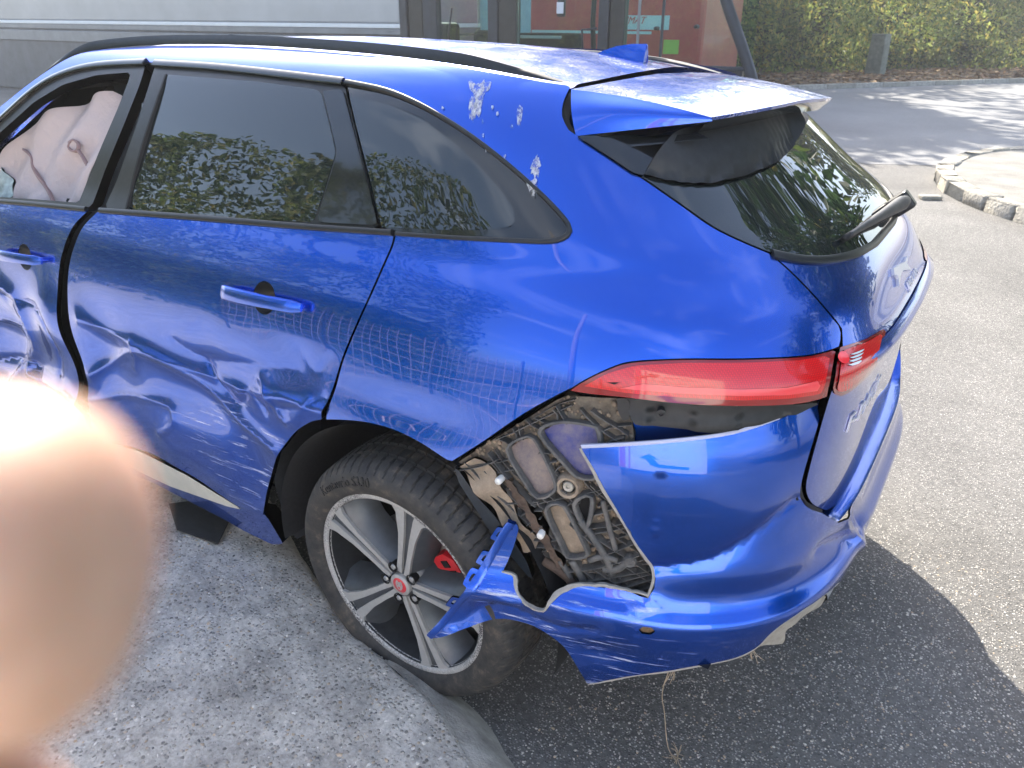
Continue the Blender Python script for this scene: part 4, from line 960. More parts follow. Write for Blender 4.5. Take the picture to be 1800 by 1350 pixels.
V, F = revolve_geo([(0., -.018), (.03, -.018), (.050, -.020), (.066, -.030), (.078, -.060), (.08, -.10)], 60); wobj('wheel_hub', V, F, GREY)
for k_ in range(5):
    A = R_(77+36+72*k_); cx_, cy_ = pol(.0555, A)
    V, F = revolve_geo([(.0, -.034), (.0125, -.034), (.0135, -.012), (.0165, -.0115)], 24); V = np.array(V)+np.array([cx_, cy_, .004]); wobj('nut_recess', V, F, M['void'])
    V, F = revolve_geo([(0, -.010), (.007, -.0105), (.0088, -.013), (.0088, -.034)], 6); V = np.array(V)+np.array([cx_, cy_, .003]); wobj('wheel_nut', V, F, simple('zinc_nut', (.42, .41, .40), .4, .7), False)
V, F = revolve_geo([(0, -.006), (.0325, -.006), (.0335, -.008), (.0335, -.02)], 40); wobj('centre_cap', V, F, SILVER)
V, F = revolve_geo([(0, -.0045), (.0225, -.0045), (.0235, -.0055)], 40); wobj('cap_badge', V, F, simple('red_enamel', (.62, .02, .035), .3, coat=1.))
face = [(-.010, .014), (-.006, .017), (-.003, .013), (.003, .013), (.006, .017), (.010, .014), (.013, .004), (.011, -.006), (.005, -.015), (-.005, -.015), (-.011, -.006), (-.013, .004)]
V = [(x, y, -.0035) for x, y in face]; wobj('cap_cat_face', V, [tuple(range(len(face)))], SILVER, False)
for q in ([(-.008, .005), (-.003, .003), (-.007, .001)], [(.008, .005), (.007, .001), (.003, .003)], [(-.004, -.004), (.004, -.004), (.003, -.010), (-.003, -.010)], [(-.008, .010), (-.004, .011), (-.006, .008)], [(.008, .010), (.006, .008), (.004, .011)]):
    wobj('cap_cat_marking', [(x, y, -.0028) for x, y in q], [tuple(range(len(q)))], simple('badge_red', (.55, .03, .04), .4), False)
V, F = revolve_geo([(.07, -.105), (.165, -.105), (.167, -.11), (.165, -.125), (.07, -.125)], 64); wobj('brake_disc', V, F, simple('brake_disc_steel', (.16, .15, .145), .45, .7, nscale=70))
cal = [pol(r, R_(a)) for r, a in ((.100, 44), (.118, 48), (.150, 46), (.176, 36), (.184, 18), (.182, 0), (.172, -14), (.150, -18), (.120, -14), (.108, 6), (.104, 24))]
V, F = prism(cal, -.072, -.115, .004); wobj('brake_caliper', V, F, simple('red_caliper', (.55, .018, .025), .35, coat=.4, nscale=60, namp=.15), False)
for q, mt in (([(.128, 40), (.150, 38), (.152, 30), (.130, 31)], 0), ([(.135, 26), (.165, 26), (.166, 19), (.136, 18)], 0), ([(.130, 12), (.150, 14), (.152, 7), (.134, 5)], 0), ([(.120, 24), (.126, 25), (.128, 10), (.122, 10)], 0)):
    V, F = prism([pol(r, R_(a)) for r, a in q], -.069, -.073); wobj('caliper_marking', V, F, M['void'], False)
# airbag curtain in the open front window ---------------------------------------
ABG, t, b = mat('pale_airbag_cloth'); b.inputs['Base Color'].default_value = (.55, .45, .43, 1); b.inputs['Roughness'].default_value = .85; b.inputs['Subsurface Weight'].default_value = .0
v = coords(t); n_ = noise(t, v, 7, 5, .6); bump(t, b, n_.outputs['Fac'], .02)
ab_px = [(-40, 352), (-30, 310), (5, 285), (18, 262), (55, 225), (90, 200), (140, 178), (205, 160), (215, 170), (185, 262), (145, 362), (60, 362)]
airbag = panel('curtain_airbag', SKIN, PX(ab_px, -.075), ABG, car, d=.012, o=-.075, thick=.03, deform=lambda P, u, z: .016*np.sin(P[..., 0]*16+2*np.sin(P[..., 2]*14))*np.cos(P[..., 2]*9+P[..., 0]*5)+.01*np.sin(P[..., 0]*34+P[..., 2]*22)); adopt(airbag)
CORD = simple('mauve_seam', (.30, .20, .19), .8)
adopt(strip('airbag_seam', SKIN, SKIN.uv(catmull([(38, 262), (52, 275), (54, 292), (64, 310), (80, 332), (92, 358)], 4), -.06), .007, CORD, airbag, o=-.064, h=.0025), airbag)
adopt(strip('airbag_seam', SKIN, SKIN.uv(catmull([(118, 250), (126, 245), (134, 252), (132, 264), (122, 264), (117, 256), (122, 248)], 4), -.06), .007, CORD, airbag, o=-.064, h=.0025), airbag)
adopt(strip('airbag_seam', SKIN, SKIN.uv(catmull([(134, 264), (142, 276), (150, 290), (158, 300)], 4), -.06), .007, CORD, airbag, o=-.064, h=.0025), airbag)
adopt(panel('window_sill_debris', SKIN, PX([(-60, 352), (-40, 300), (0, 290), (22, 320), (18, 350)], -.06), simple('silver_green_cloth', (.40, .46, .43), .6, nscale=40, namp=.4), car, d=.015, o=-.062, thick=.01, deform=lambda P, u, z: .012*np.sin(P[..., 0]*60)*np.sin(P[..., 2]*50)))
# ------------------------------------------------------------------ ground
GZ = -.075
def stone_mat(name, cols, sc, base, amt, bumpd, big=.9, bigamp=.3, rough_=.85):
    m, t, b = mat(name); v = coords(t)
    vo = voro(t, v, sc); cr_ = ramp(t, None, cols); sep = t.nodes.new('ShaderNodeSeparateColor'); t.links.new(vo.outputs['Color'], sep.inputs[0]); t.links.new(sep.outputs[0], cr_.inputs[0])
    edge = ramp(t, vo.outputs['Distance'], [(.30, (1, 1, 1)), (.55, (0, 0, 0))]).outputs[0]
    pick = ramp(t, sep.outputs[1], [(amt-.02, (1, 1, 1)), (amt+.02, (0, 0, 0))]).outputs[0]
    f = math_(t, 'MULTIPLY', edge, pick)
    n1 = noise(t, v, 60, 6, .7); gb_ = ramp(t, n1.outputs['Fac'], [(.3, [c*.65 for c in base]), (.7, [c*1.35 for c in base])]).outputs[0]
    c = mixc(t, f, gb_, cr_.outputs[0])
    n2 = noise(t, v, big, 6, .6); bb = ramp(t, n2.outputs['Fac'], [(.3, (1-bigamp,)*3), (.7, (1+bigamp*.4,)*3)]).outputs[0]
    c = mixc(t, 1., c, bb, 'MULTIPLY'); t.links.new(c, b.inputs['Base Color']); b.inputs['Roughness'].default_value = rough_; b.inputs['Specular IOR Level'].default_value = .3
    hgt = math_(t, 'ADD', math_(t, 'MULTIPLY', f, .8), math_(t, 'MULTIPLY', n1.outputs['Fac'], .6)); bump(t, b, hgt, bumpd); return m
ASPH = stone_mat('worn_asphalt', [(0., (.10, .10, .098)), (.35, (.22, .215, .205)), (.7, (.38, .365, .345)), (1., (.60, .57, .52))], 150, (.145, .140, .132), .62, .004)
CONC = stone_mat('exposed_concrete', [(0., (.20, .185, .165)), (.5, (.45, .415, .36)), (.85, (.58, .54, .48)), (1., (.48, .35, .22))], 95, (.47, .435, .385), .50, .004, 6., .40)
ROADM = stone_mat('smooth_road', [(0., (.20, .20, .20)), (1., (.32, .315, .31))], 90, (.23, .23, .232), .5, .002, .25, .25)
KERBM = simple('tan_kerb_concrete', (.36, .335, .295), .9, nscale=14, namp=.45, bscale=90, bdist=.006)
def sheet(name, x0, x1, y0, y1, z, mtl, fine=None):
    o = mesh_obj(name, [(x0, y0, z), (x1, y0, z), (x1, y1, z), (x0, y1, z)], [(0, 1, 2, 3)], mtl, smooth=False); return tag(o, kind='structure')
sheet('ground', -90, 90, -90, 90, GZ, ASPH)
sheet('road', -60, 60, -60, -10.6, GZ+.004, ROADM)
road = bpy.data.objects['road']
rd_pts = [(-60, -52), (-2.5, -12.2), (-.6, -10.2), (.6, -9.6), (2.2, -10.6), (4.5, -13.5), (30, -22), (60, -40), (60, -90), (-60, -90)]
bm = bmesh.new(); bm.faces.new([bm.verts.new((x, y, GZ+.004)) for x, y in rd_pts]); bm.to_mesh(road.data); bm.free()
# concrete slab with a worn rounded edge beside the wheel
edge = catmull([(6., -1.2), (2.5, .10), (1.2, .50), (.61, .775), (.365, .885), (.155, .965), (-.015, 1.003), (-.115, 1.025), (-.215, 1.055), (-.335, 1.115), (-.41, 1.165), (-.60, 1.40), (-.80, 1.85), (-1.0, 2.6), (-1.3, 4.2)], 8)
edge = resample(edge, .03); T = np.gradient(edge, axis=0); T /= np.linalg.norm(T, axis=1)[:, None]; Nn = np.stack([-T[:, 1], T[:, 0]], 1)
Nn *= -np.sign(np.sum(Nn*(np.array([[2., 2.5]])-edge), 1))[:, None]*-1
def vnoise(x, y, f, seed=0):
    xi = x*f; yi = y*f; x0 = np.floor(xi); y0 = np.floor(yi); fx = xi-x0; fy = yi-y0; fx = fx*fx*(3-2*fx); fy = fy*fy*(3-2*fy)
    h = lambda a, b_: np.modf(np.abs(np.sin(a*127.1+b_*311.7+seed*74.7)*43758.5453))[0]
    return (h(x0, y0)*(1-fx)+h(x0+1, y0)*fx)*(1-fy)+(h(x0, y0+1)*(1-fx)+h(x0+1, y0+1)*fx)*fy-.5
offs = np.concatenate([[-.004, .0, .004, .010, .018], np.linspace(.03, .9, 60), np.geomspace(.95, 9, 14)])
# far rows must not cross: blend normals to a common direction
rows = []
for d_ in offs:
    w_ = min(1, d_/.5); nn = Nn*(1-w_)+np.array([.80, .60])*w_; nn /= np.linalg.norm(nn, axis=1)[:, None]
    p = edge+nn*d_; z_ = .055+.010*vnoise(p[:, 0], p[:, 1], 9)+.009*vnoise(p[:, 0], p[:, 1], 30, 1)+.007*vnoise(p[:, 0], p[:, 1], 75, 2)
    z_ -= .030*math.exp(-max(d_, 0)/.012)+.012*math.exp(-max(d_, 0)/.06)
    if d_ < 0: z_ = np.full(len(p), GZ-.03)
    rows.append(np.stack([p[:, 0], p[:, 1], z_], 1))
k = len(edge); V = np.vstack(rows); F = [(i*k+j, i*k+j+1, (i+1)*k+j+1, (i+1)*k+j) for i in range(len(rows)-1) for j in range(k-1)]
slab = tag(mesh_obj('concrete_slab', V, F, CONC), kind='structure')
bm = bmesh.new(); bm.from_mesh(slab.data); bmesh.ops.recalc_face_normals(bm, faces=bm.faces[:]); 
if sum(f.normal.z for f in bm.faces) < 0: bmesh.ops.reverse_faces(bm, faces=bm.faces[:])
bm.to_mesh(slab.data); bm.free()
# rounded kerb foot between slab and asphalt
ke = edge[(edge[:, 0] < .05) & (edge[:, 0] > -1.1)]; nk = len(ke); Tk = np.gradient(ke, axis=0); Tk /= np.linalg.norm(Tk, axis=1)[:, None]; Nk = np.stack([-Tk[:, 1], Tk[:, 0]], 1)
if np.mean(Nk[:, 0]*-.8+Nk[:, 1]*-.6) < 0: Nk = -Nk
rows = []
for s_, z_ in ((-.012, .030), (.0, .024), (.03, .014), (.06, -.008), (.09, -.036), (.115, -.064), (.14, -.084)):
    wv = s_*(1+.35*vnoise(ke[:, 0], ke[:, 1], 6, 4)); p = ke+Nk*wv[:, None]; rows.append(np.stack([p[:, 0], p[:, 1], z_+.006*vnoise(p[:, 0], p[:, 1], 14, 3)], 1))
V = np.vstack(rows); F = [(i*nk+j, i*nk+j+1, (i+1)*nk+j+1, (i+1)*nk+j) for i in range(len(rows)-1) for j in range(nk-1)]
kb = tag(mesh_obj('kerb', V, F, KERBM), kind='structure')
bm = bmesh.new(); bm.from_mesh(kb.data)
if sum(f.normal.z for f in bm.faces) < 0: bmesh.ops.reverse_faces(bm, faces=bm.faces[:])
bm.to_mesh(kb.data); bm.free()
# pebbles standing out of the worn slab and loose grit on the asphalt
def scatter(name, n, fn, rmin, rmax, mats, flat=.55):
    ico = bmesh.new(); bmesh.ops.create_icosphere(ico, subdivisions=1, radius=1); iv = np.array([v.co[:] for v in ico.verts]); ifc = np.array([[v.index for v in f.verts] for f in ico.faces]); ico.free()
    P = fn(n); n = len(P); r = rmin+(rmax-rmin)*RNG.random(n)**2.2
    a = RNG.random(n)*2*math.pi; c, s_ = np.cos(a), np.sin(a); V = iv[None]*r[:, None, None]*(1+.3*(RNG.random((n, len(iv), 1))-.5)); V[:, :, 0] *= (1+.5*RNG.random(n))[:, None]; V[:, :, 2] *= flat
    X = V[:, :, 0]*c[:, None]-V[:, :, 1]*s_[:, None]; Y = V[:, :, 0]*s_[:, None]+V[:, :, 1]*c[:, None]
    V = np.stack([X, Y, V[:, :, 2]], -1)+P[:, None]; F = (ifc[None]+(np.arange(n)*len(iv))[:, None, None]).reshape(-1, 3); fm = np.repeat(RNG.integers(0, len(mats), n), len(ifc))
    return tag(mesh_obj(name, V.reshape(-1, 3), F, mats=mats, fmat=fm), kind='stuff')
PEB = [simple('pebble_grey', (.41, .38, .335), .8, nscale=90, namp=.3), simple('pebble_pale', (.60, .56, .50), .8, nscale=90, namp=.3), simple('pebble_dark', (.17, .165, .16), .8, nscale=90, namp=.4), simple('pebble_tan', (.46, .36, .26), .8, nscale=90, namp=.3), simple('pebble_mid', (.31, .285, .25), .8, nscale=90, namp=.3)]
slab_bvh = BVHTree.FromObject(slab, bpy.context.evaluated_depsgraph_get())
def on_slab(n):
    px = RNG.random(n*2)*900; py = 900+RNG.random(n*2)*480; D = ray(px, py); out_ = []
    for d_ in D:
        h = slab_bvh.ray_cast(Vector(CAM), Vector(d_))
        if h[0] is not None: out_.append(tuple(h[0]-Vector((0, 0, .0015))))
        if len(out_) >= n: break
    return np.array(out_)
def on_slab_xy(n):
    x = RNG.random(n*3)*2.2-.7; y = .9+RNG.random(n*3)*1.6; o2 = []
    for a, b_ in zip(x, y):
        h = slab_bvh.ray_cast(Vector((a, b_, 1)), Vector((0, 0, -1)))
        if h[0] is not None: o2.append(tuple(h[0]-Vector((0, 0, .0022))))
        if len(o2) >= n: break
    return np.array(o2)
scatter('slab_pebbles', 12000, on_slab_xy, .0022, .0080, [PEB[0], PEB[1], PEB[4], PEB[0], PEB[1], PEB[3], PEB[2]], .45)
def on_asph(n):
    x = -.4-RNG.random(n*2)*1.9; y = -.6+RNG.random(n*2)*2.6; ok = []
    for a, b_ in zip(x, y):
        if slab_bvh.ray_cast(Vector((a, b_, 1)), Vector((0, 0, -1)))[0] is None and len(ok) < n: ok.append((a, b_, GZ+.0002))
    return np.array(ok)
scatter('asphalt_chippings', 9000, on_asph, .0018, .0045, [PEB[0], PEB[1], PEB[1], PEB[4], PEB[3]], .45)
# dark plastic shard under the sill
sh_ = np.array([(1.06, .945, .063), (.86, .925, .066), (.93, .82, .070), (1.12, .76, .066), (1.22, .86, .063)]); n = len(sh_)
V = np.vstack([sh_, sh_+np.array([0, 0, .006])]); F = [tuple(range(n))[::-1], tuple(range(n, 2*n))]+[(i, (i+1) % n, n+(i+1) % n, n+i) for i in range(n)]
tag(mesh_obj('plastic_shard', V, F, M['black_plastic'], smooth=False), 'flat black plastic shard on the slab under the sill', 'debris')
# paved island with its own kerb stones
ISL = [(-.62, -8.0), (-.40, -8.9), (-.42, -9.7), (-.62, -10.6), (-1.0, -11.3), (-1.8, -11.9), (-4.5, -12.6), (-9, -12), (-9, -4), (-4, -5.2), (-2.2, -6.2), (-1.35, -6.9), (-.95, -7.4)]
isl = catmull(ISL, 6, True)
bm = bmesh.new(); c2 = isl.mean(0); bm.faces.new([bm.verts.new((*(p+(c2-p)/np.linalg.norm(c2-p)*.10), GZ+.125)) for p in isl]); 
tag(bm_obj('paved_island', bm, simple('island_paving', (.20, .19, .17), .9, nscale=3, namp=.35, bscale=40, bdist=.01)), kind='structure')
STN = [simple('kerb_stone_a', (.36, .33, .27), .9, nscale=9, namp=.3, bscale=30, bdist=.02), simple('kerb_stone_b', (.30, .28, .24), .9, nscale=9, namp=.35, bscale=30, bdist=.02)]
ik = resample(isl, .42, True); n = len(ik)
kerbroot = tag(empty('island_kerb', (0, 0, GZ)), kind='structure')
for i in range(n):
    a, b_ = ik[i], ik[(i+1) % n]
    if (a+b_)[0]/2 < -5: continue
    d_ = b_-a; L_ = np.linalg.norm(d_); bm = bmesh.new()
    bm_box(bm, (0, 0, 0), (L_-.022, .19+.03*random.random(), .19), None, .018)
    for v_ in bm.verts: v_.co += Vector((random.uniform(-.012, .012), random.uniform(-.012, .012), random.uniform(-.012, .012)))
    o = bm_obj('kerb_stone', bm, random.choice(STN), kerbroot, True); o.location = ((a[0]+b_[0])/2, (a[1]+b_[1])/2, .045+.01*random.random()); o.rotation_euler = (random.uniform(-.03, .03), random.uniform(-.02, .02), math.atan2(d_[1], d_[0]))
bm = bmesh.new(); bm_box(bm, (0, 0, 0), (.22, .12, .05), None, .012); o = bm_obj('loose_stone', bm, STN[0], None, True); o.location = (-.42, -7.55, GZ+.02); o.rotation_euler[2] = .5
tag(o, 'small loose stone on the asphalt beside the island kerb', 'stone')
# far kerb, leaf litter, hedge
KA, KB = np.array([5.09, -20.57]), np.array([-.64, -28.36]); kd = (KB-KA)/np.linalg.norm(KB-KA); kn = np.array([-kd[1], kd[0]]); kn = kn if kn[1] < 0 else -kn
far = tag(empty('far_kerb', (0, 0, GZ)), kind='structure')
for i in range(-16, 30):
    c2 = KA+kd*(i*1.0+.5)+kn*.08; bm = bmesh.new(); bm_box(bm, (0, 0, 0), (.985, .16, .26), None, .015); o = bm_obj('kerb_stone', bm, random.choice([KERBM, STN[1]]), far, False); o.location = (c2[0], c2[1], 0.0); o.rotation_euler[2] = math.atan2(kd[1], kd[0])
def strip_ground(name, d0, d1, z, mtl):
    p = [KA+kd*-16+kn*d0, KA+kd*40+kn*d0, KA+kd*40+kn*d1, KA+kd*-16+kn*d1]; o = mesh_obj(name, [(*q, z) for q in p], [(0, 1, 2, 3)], mtl, smooth=False); return tag(o, kind='structure')
strip_ground('verge', .1, 60, GZ+.10, simple('earth_verge', (.13, .095, .065), .95, nscale=4, namp=.5, bscale=14, bdist=.05))
LEAVES = []
def leafmat(name, c, tr=.55):
    m, t, b = mat(name); b.inputs['Base Color'].default_value = (*c, 1); b.inputs['Roughness'].default_value = .55
    n_ = noise(t, coords(t), .9, 3, .5); r_ = ramp(t, n_.outputs['Fac'], [(.3, [x*.55 for x in c]), (.7, [x*1.45 for x in c])]); t.links.new(r_.outputs[0], b.inputs['Base Color'])
    tl = t.nodes.new('ShaderNodeBsdfTranslucent'); t.links.new(r_.outputs[0], tl.inputs[0]); mxs = t.nodes.new('ShaderNodeMixShader'); mxs.inputs[0].default_value = tr
    t.links.new(b.outputs[0], mxs.inputs[1]); t.links.new(tl.outputs[0], mxs.inputs[2]); t.links.new(mxs.outputs[0], t.nodes['Material Output'].inputs[0]); return m
LF = [leafmat('leaf_mid', (.115, .165, .045)), leafmat('leaf_light', (.24, .28, .075)), leafmat('leaf_dark', (.05, .095, .036)), leafmat('leaf_yellow', (.38, .33, .08))]
def leaf_cloud(name, P, N, size, wts, parent=None, kind=None):
    """P centres, N rough outward directions: small bent leaf quads"""
    n = len(P); s_ = size*(.55+.9*RNG.random(n)); d1 = RNG.normal(size=(n, 3)); nn = N+.9*RNG.normal(size=(n, 3)); nn /= np.linalg.norm(nn, axis=1)[:, None]
    a = np.cross(nn, d1); a /= np.linalg.norm(a, axis=1)[:, None]; b_ = np.cross(nn, a)
    V = np.stack([P-a*s_[:, None], P+b_*(s_*.42)[:, None]+nn*(s_*.12)[:, None], P+a*s_[:, None], P-b_*(s_*.42)[:, None]+nn*(s_*.12)[:, None]], 1).reshape(-1, 3)
    F = np.arange(4*n).reshape(n, 4); fm = RNG.choice(len(wts), n, p=np.array(wts)/sum(wts))
    o = mesh_obj(name, V, F, None, parent, False, mats=LF, fmat=fm)
    if kind: tag(o, kind=kind)
    return o
def hedge_pts(n, A, B, nrm, h, depth, z0=0., clump=1.1, top=None):
    t_ = RNG.random(n); z = RNG.random(n)**.9*h; base = A+(B-A)*t_[:, None]; s_ = t_*np.linalg.norm(B-A)
    bul = depth*(.5+.9*vnoise(s_, z, 1/clump, 7)+.55*vnoise(s_, z, 2.6/clump, 8)+.3*vnoise(s_, z, 6/clump, 9))
    if top is not None: z = np.minimum(z, h*(1+.45*vnoise(s_, 0*s_, .8, 11)+.25*vnoise(s_, 0*s_, 2.1, 12)))
    q = base+nrm*(bul-RNG.random(n)**2*depth*.5)[:, None]
    return np.stack([q[:, 0], q[:, 1], z0+z], 1), np.broadcast_to(np.array([nrm[0], nrm[1], .35]), (n, 3))
HA, HB = KA+kd*-14+kn*5.2, KA+kd*24+kn*5.2
P_, N_ = hedge_pts(62000, HA, HB, -kn, 4.6, 1.7, .0, 1.6); P2_, N2_ = hedge_pts(26000, HA+kn*1.6, HB+kn*1.6, -kn, 4.9, 1.6, .0, 2.0); P_ = np.vstack([P_, P2_]); N_ = np.vstack([N_, N2_])
hedge = leaf_cloud('hedge', P_, N_, .085, [4, 5, 1.6, 2.0], None, 'stuff')
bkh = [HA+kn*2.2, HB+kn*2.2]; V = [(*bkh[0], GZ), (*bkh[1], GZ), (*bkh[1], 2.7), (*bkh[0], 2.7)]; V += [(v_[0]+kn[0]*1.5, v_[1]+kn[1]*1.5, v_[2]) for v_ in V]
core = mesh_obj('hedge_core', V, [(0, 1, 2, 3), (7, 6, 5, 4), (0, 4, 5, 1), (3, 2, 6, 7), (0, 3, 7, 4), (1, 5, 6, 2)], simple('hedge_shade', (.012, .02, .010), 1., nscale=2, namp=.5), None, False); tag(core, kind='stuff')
def litter(n):
    t_ = RNG.random(n)*50-14; d_ = .2+RNG.random(n)*4.5; p = KA+kd*t_[:, None]+kn*d_[:, None]; return np.stack([p[:, 0], p[:, 1], np.full(n, GZ+.12)+RNG.random(n)*.03], 1)
LIT = litter(9000); n = len(LIT); a = RNG.normal(size=(n, 3))*np.array([.06, .06, .02]); b_ = RNG.normal(size=(n, 3))*np.array([.05, .05, .02]); V = np.stack([LIT-a, LIT+b_, LIT+a, LIT-b_], 1).reshape(-1, 3)
tag(mesh_obj('leaf_litter', V, np.arange(4*n).reshape(n, 4), None, None, False, mats=[simple('litter_a', (.24, .13, .06), .9), simple('litter_b', (.15, .085, .05), .9), simple('litter_c', (.32, .21, .11), .9)], fmat=RNG.integers(0, 3, n)), kind='stuff')
# small concrete marker post half hidden in the hedge
c2 = at(np.array(1500.), np.array(128.), 'z', GZ+.1); bm = bmesh.new(); bm_box(bm, (0, 0, .62), (.62, .30, 1.24), None, .03); bm_box(bm, (.1, .16, .30), (.16, .03, .16), None, 0)
for v_ in bm.verts: v_.co.x *= 1-.12*v_.co.z
o = bm_obj('marker_post', bm, simple('mossy_concrete', (.17, .18, .145), .9, nscale=6, namp=.4)); hp = KA+kd*((c2[:2]-KA)@kd)+kn*3.2; o.location = (hp[0], hp[1], GZ+.1); o.rotation_euler[2] = YAW*-1+.1
tag(o, 'mossy grey concrete post half hidden in the hedge', 'post')
# trees beyond the hedge, they shade the road
BARK = simple('bark', (.10, .08, .06), .95, nscale=12, namp=.5, bscale=30, bdist=.03)
def tree(loc, h, cr_, n, label, seed, zlow=.32, lsz=.16, group=None, wts=(5, 2.5, 3, .4)):
    rg = np.random.default_rng(seed); t0 = empty('tree', (*loc, GZ), label=label, cat='tree', group=group)
    pth = [np.array([0, 0, 0.])]
    for i in range(6): pth.append(pth[-1]+np.array([rg.normal()*.12, rg.normal()*.12, h*.75/6]))
    g = [tube_geo(catmull(pth, 3), np.linspace(h*.022, h*.006, 19), 9)]
    cl_ = []
    for i in range(15):
        a = i*2.4+rg.random(); zf = zlow+(.95-zlow)*rg.random(); p0 = pth[min(5, int(zf/.75*6*.8))]; rr_ = cr_*(.95-.55*abs(zf-.55)); p1 = np.array([math.cos(a)*rr_*(.5+.5*rg.random()), math.sin(a)*rr_*(.5+.5*rg.random()), h*zf])
        g.append(tube_geo(catmull([p0, (p0+p1)/2+np.array([0, 0, .3]), p1], 4), np.linspace(h*.008, h*.002, 9), 6)); cl_.append(p1)
        cl_.append((p0+p1)/2+rg.normal(size=3)*cr_*.2)
    V, F = cat_geo(*g); tr = mesh_obj('trunk', V, F, BARK, t0)
    C_ = np.array(cl_); idx = rg.integers(0, len(C_), n); d_ = rg.normal(size=(n, 3)); d_ /= np.linalg.norm(d_, axis=1)[:, None]; P = C_[idx]+d_*(cr_*.34*rg.random(n)**.45)[:, None]*np.array([1, 1, .75])
    leaf_cloud('crown', P, d_, lsz, list(wts), t0); return t0
tree((9.5, -21), 11.5, 4.6, 9000, 'tall leafy tree behind the glazed cab, left of the hedge', 3, .42, .22, 'trees beyond the road')
tree((17., -22), 13, 5.4, 9000, 'tall tree far left behind the trailer', 4, .42, .24, 'trees beyond the road')
tree((-2., -38), 17, 6.2, 9000, 'tall tree at the right end of the hedge', 5, .42, .26, 'trees beyond the road')
tree((12.5, -24.5), 12, 5.0, 7000, 'broad leafy tree behind the red truck', 9, .40, .30, 'trees beyond the road')
tree((13.5, -30), 16, 6., 9000, 'tallest tree far behind the red truck', 6, .42, .26, 'trees beyond the road')
# ------------------------------------------------------------------ lorry trailer, loader cab, red truck
def slabbox(name, x0, x1, y0, y1, z0, z1, mtl, parent, bev=.01):
    bm = bmesh.new(); bm_box(bm, ((x0+x1)/2, (y0+y1)/2, (z0+z1)/2), (x1-x0, y1-y0, z1-z0), None, bev); return bm_obj(name, bm, mtl, parent)
TY_ = -9.5; xr = float(at(np.array(703.), np.array(40.), 'y', TY_)[0])
tr = empty('trailer', (xr, TY_, GZ), label='long silver grey trailer with a white stripe, behind the car roof', cat='trailer')
SILV = simple('silver_trailer_paint', (.36, .375, .40), .3, .35, coat=.3, nscale=1.2, namp=.12); 
TG = simple('grey_trailer_rail', (.20, .21, .225), .4, .3, nscale=3, namp=.2); TD = simple('dark_trailer_skirt', (.09, .095, .105), .5, nscale=3, namp=.3); TW = simple('white_stripe', (.78, .78, .76), .4, nscale=5, namp=.06)
zz = lambda py: float(at(np.array(703.), np.array(py*1.), 'y', TY_)[2])-GZ
slabbox('side_panel', .0, 24, -2.5, 0, zz(42), 3.6, SILV, tr, .03); slabbox('stripe', .0, 24, -2.5, .012, zz(50), zz(42)-.002, TW, tr); slabbox('side_rail', .0, 24, -2.5, .0, zz(62), zz(50)-.002, TG, tr)
slabbox('groove', .0, 24, -2.5, -.03, zz(66), zz(62)-.002, TD, tr); slabbox('skirt', .0, 24, -2.5, .02, zz(92), zz(66)-.002, TG, tr); slabbox('lower_skirt', .0, 24, -2.4, -.02, .03, zz(92)-.002, TD, tr)
for xw in (6., 7.4, 8.8):
    V, F = revolve_geo([(.0, .02), (.24, .02), (.28, .0), (.48, .0), (.51, -.03), (.51, -.28)], 36); V = np.array(V)[:, [0, 2, 1]]*np.array([1, 1, 1])+np.array([xw, .0, .51]); mesh_obj('wheel', V, F, M['rubber_seal'], tr)
CY = -7.2
X_ = lambda px, py=60, y=CY: float(at(np.array(px*1.), np.array(py*1.), 'y', y)[0]); Z_ = lambda px, py, y=CY: float(at(np.array(px*1.), np.array(py*1.), 'y', y)[2])
cab = empty('loader_cab', (X_(1055), CY, GZ), label='dark framed glazed cab of a loader standing behind the car', cat='machine')
CD = simple('charcoal_cab_frame', (.018, .024, .036), .45, nscale=8, namp=.4); CB = simple('black_cab_panel', (.016, .017, .019), .4, nscale=8, namp=.4)
ox = X_(1055)
CG, t, b = mat('tinted_cab_glass'); t.nodes.remove(b); tp = t.nodes.new('ShaderNodeBsdfTransparent'); tp.inputs[0].default_value = (.80, .93, .92, 1); gl = t.nodes.new('ShaderNodeBsdfGlossy'); gl.inputs['Roughness'].default_value = .02; fr_ = t.nodes.new('ShaderNodeFresnel'); fr_.inputs[0].default_value = 1.5
mxs = t.nodes.new('ShaderNodeMixShader'); t.links.new(fr_.outputs[0], mxs.inputs[0]); t.links.new(tp.outputs[0], mxs.inputs[1]); t.links.new(gl.outputs[0], mxs.inputs[2]); t.links.new(mxs.outputs[0], t.nodes['Material Output'].inputs[0])
TOPZ = 2.55
def pillar(px0, px1, depth=.16, mtl=CD, y0=0., z0=.5, z1=TOPZ): slabbox('pillar', X_(px1)-ox, X_(px0)-ox, y0-depth, y0, z0, z1, mtl, cab, .012)
for a, b_ in ((703, 716), (718, 742), (744, 768)): pillar(a, b_, .14-.02*(a > 710), CD if a != 718 else CB, -.02*(a == 718))
pillar(857, 874); pillar(876, 906, .12, CB, -.012); pillar(1050, 1068, .14); pillar(1070, 1095, .12, CB, -.012)
pl0 = np.array([(1262, -60), (1268, -20), (1280, 20), (1296, 65), (1311, 110), (1322, 150), (1328, 200)])
pp = [(X_(a, b_)-ox, -.05, Z_(a, b_)-GZ) for a, b_ in pl0]; tube('front_pillar', catmull(pp, 4), .065, CD, cab, 8)
slabbox('lower_panel', X_(1312)-ox, X_(1097)-ox, -.10, -.02, .45, Z_(1200, 116)-GZ, CB, cab); slabbox('sill_rail', X_(1315)-ox, X_(1097)-ox, -.02, .0, Z_(1200, 121)-GZ, Z_(1200, 114)-GZ, CD, cab)
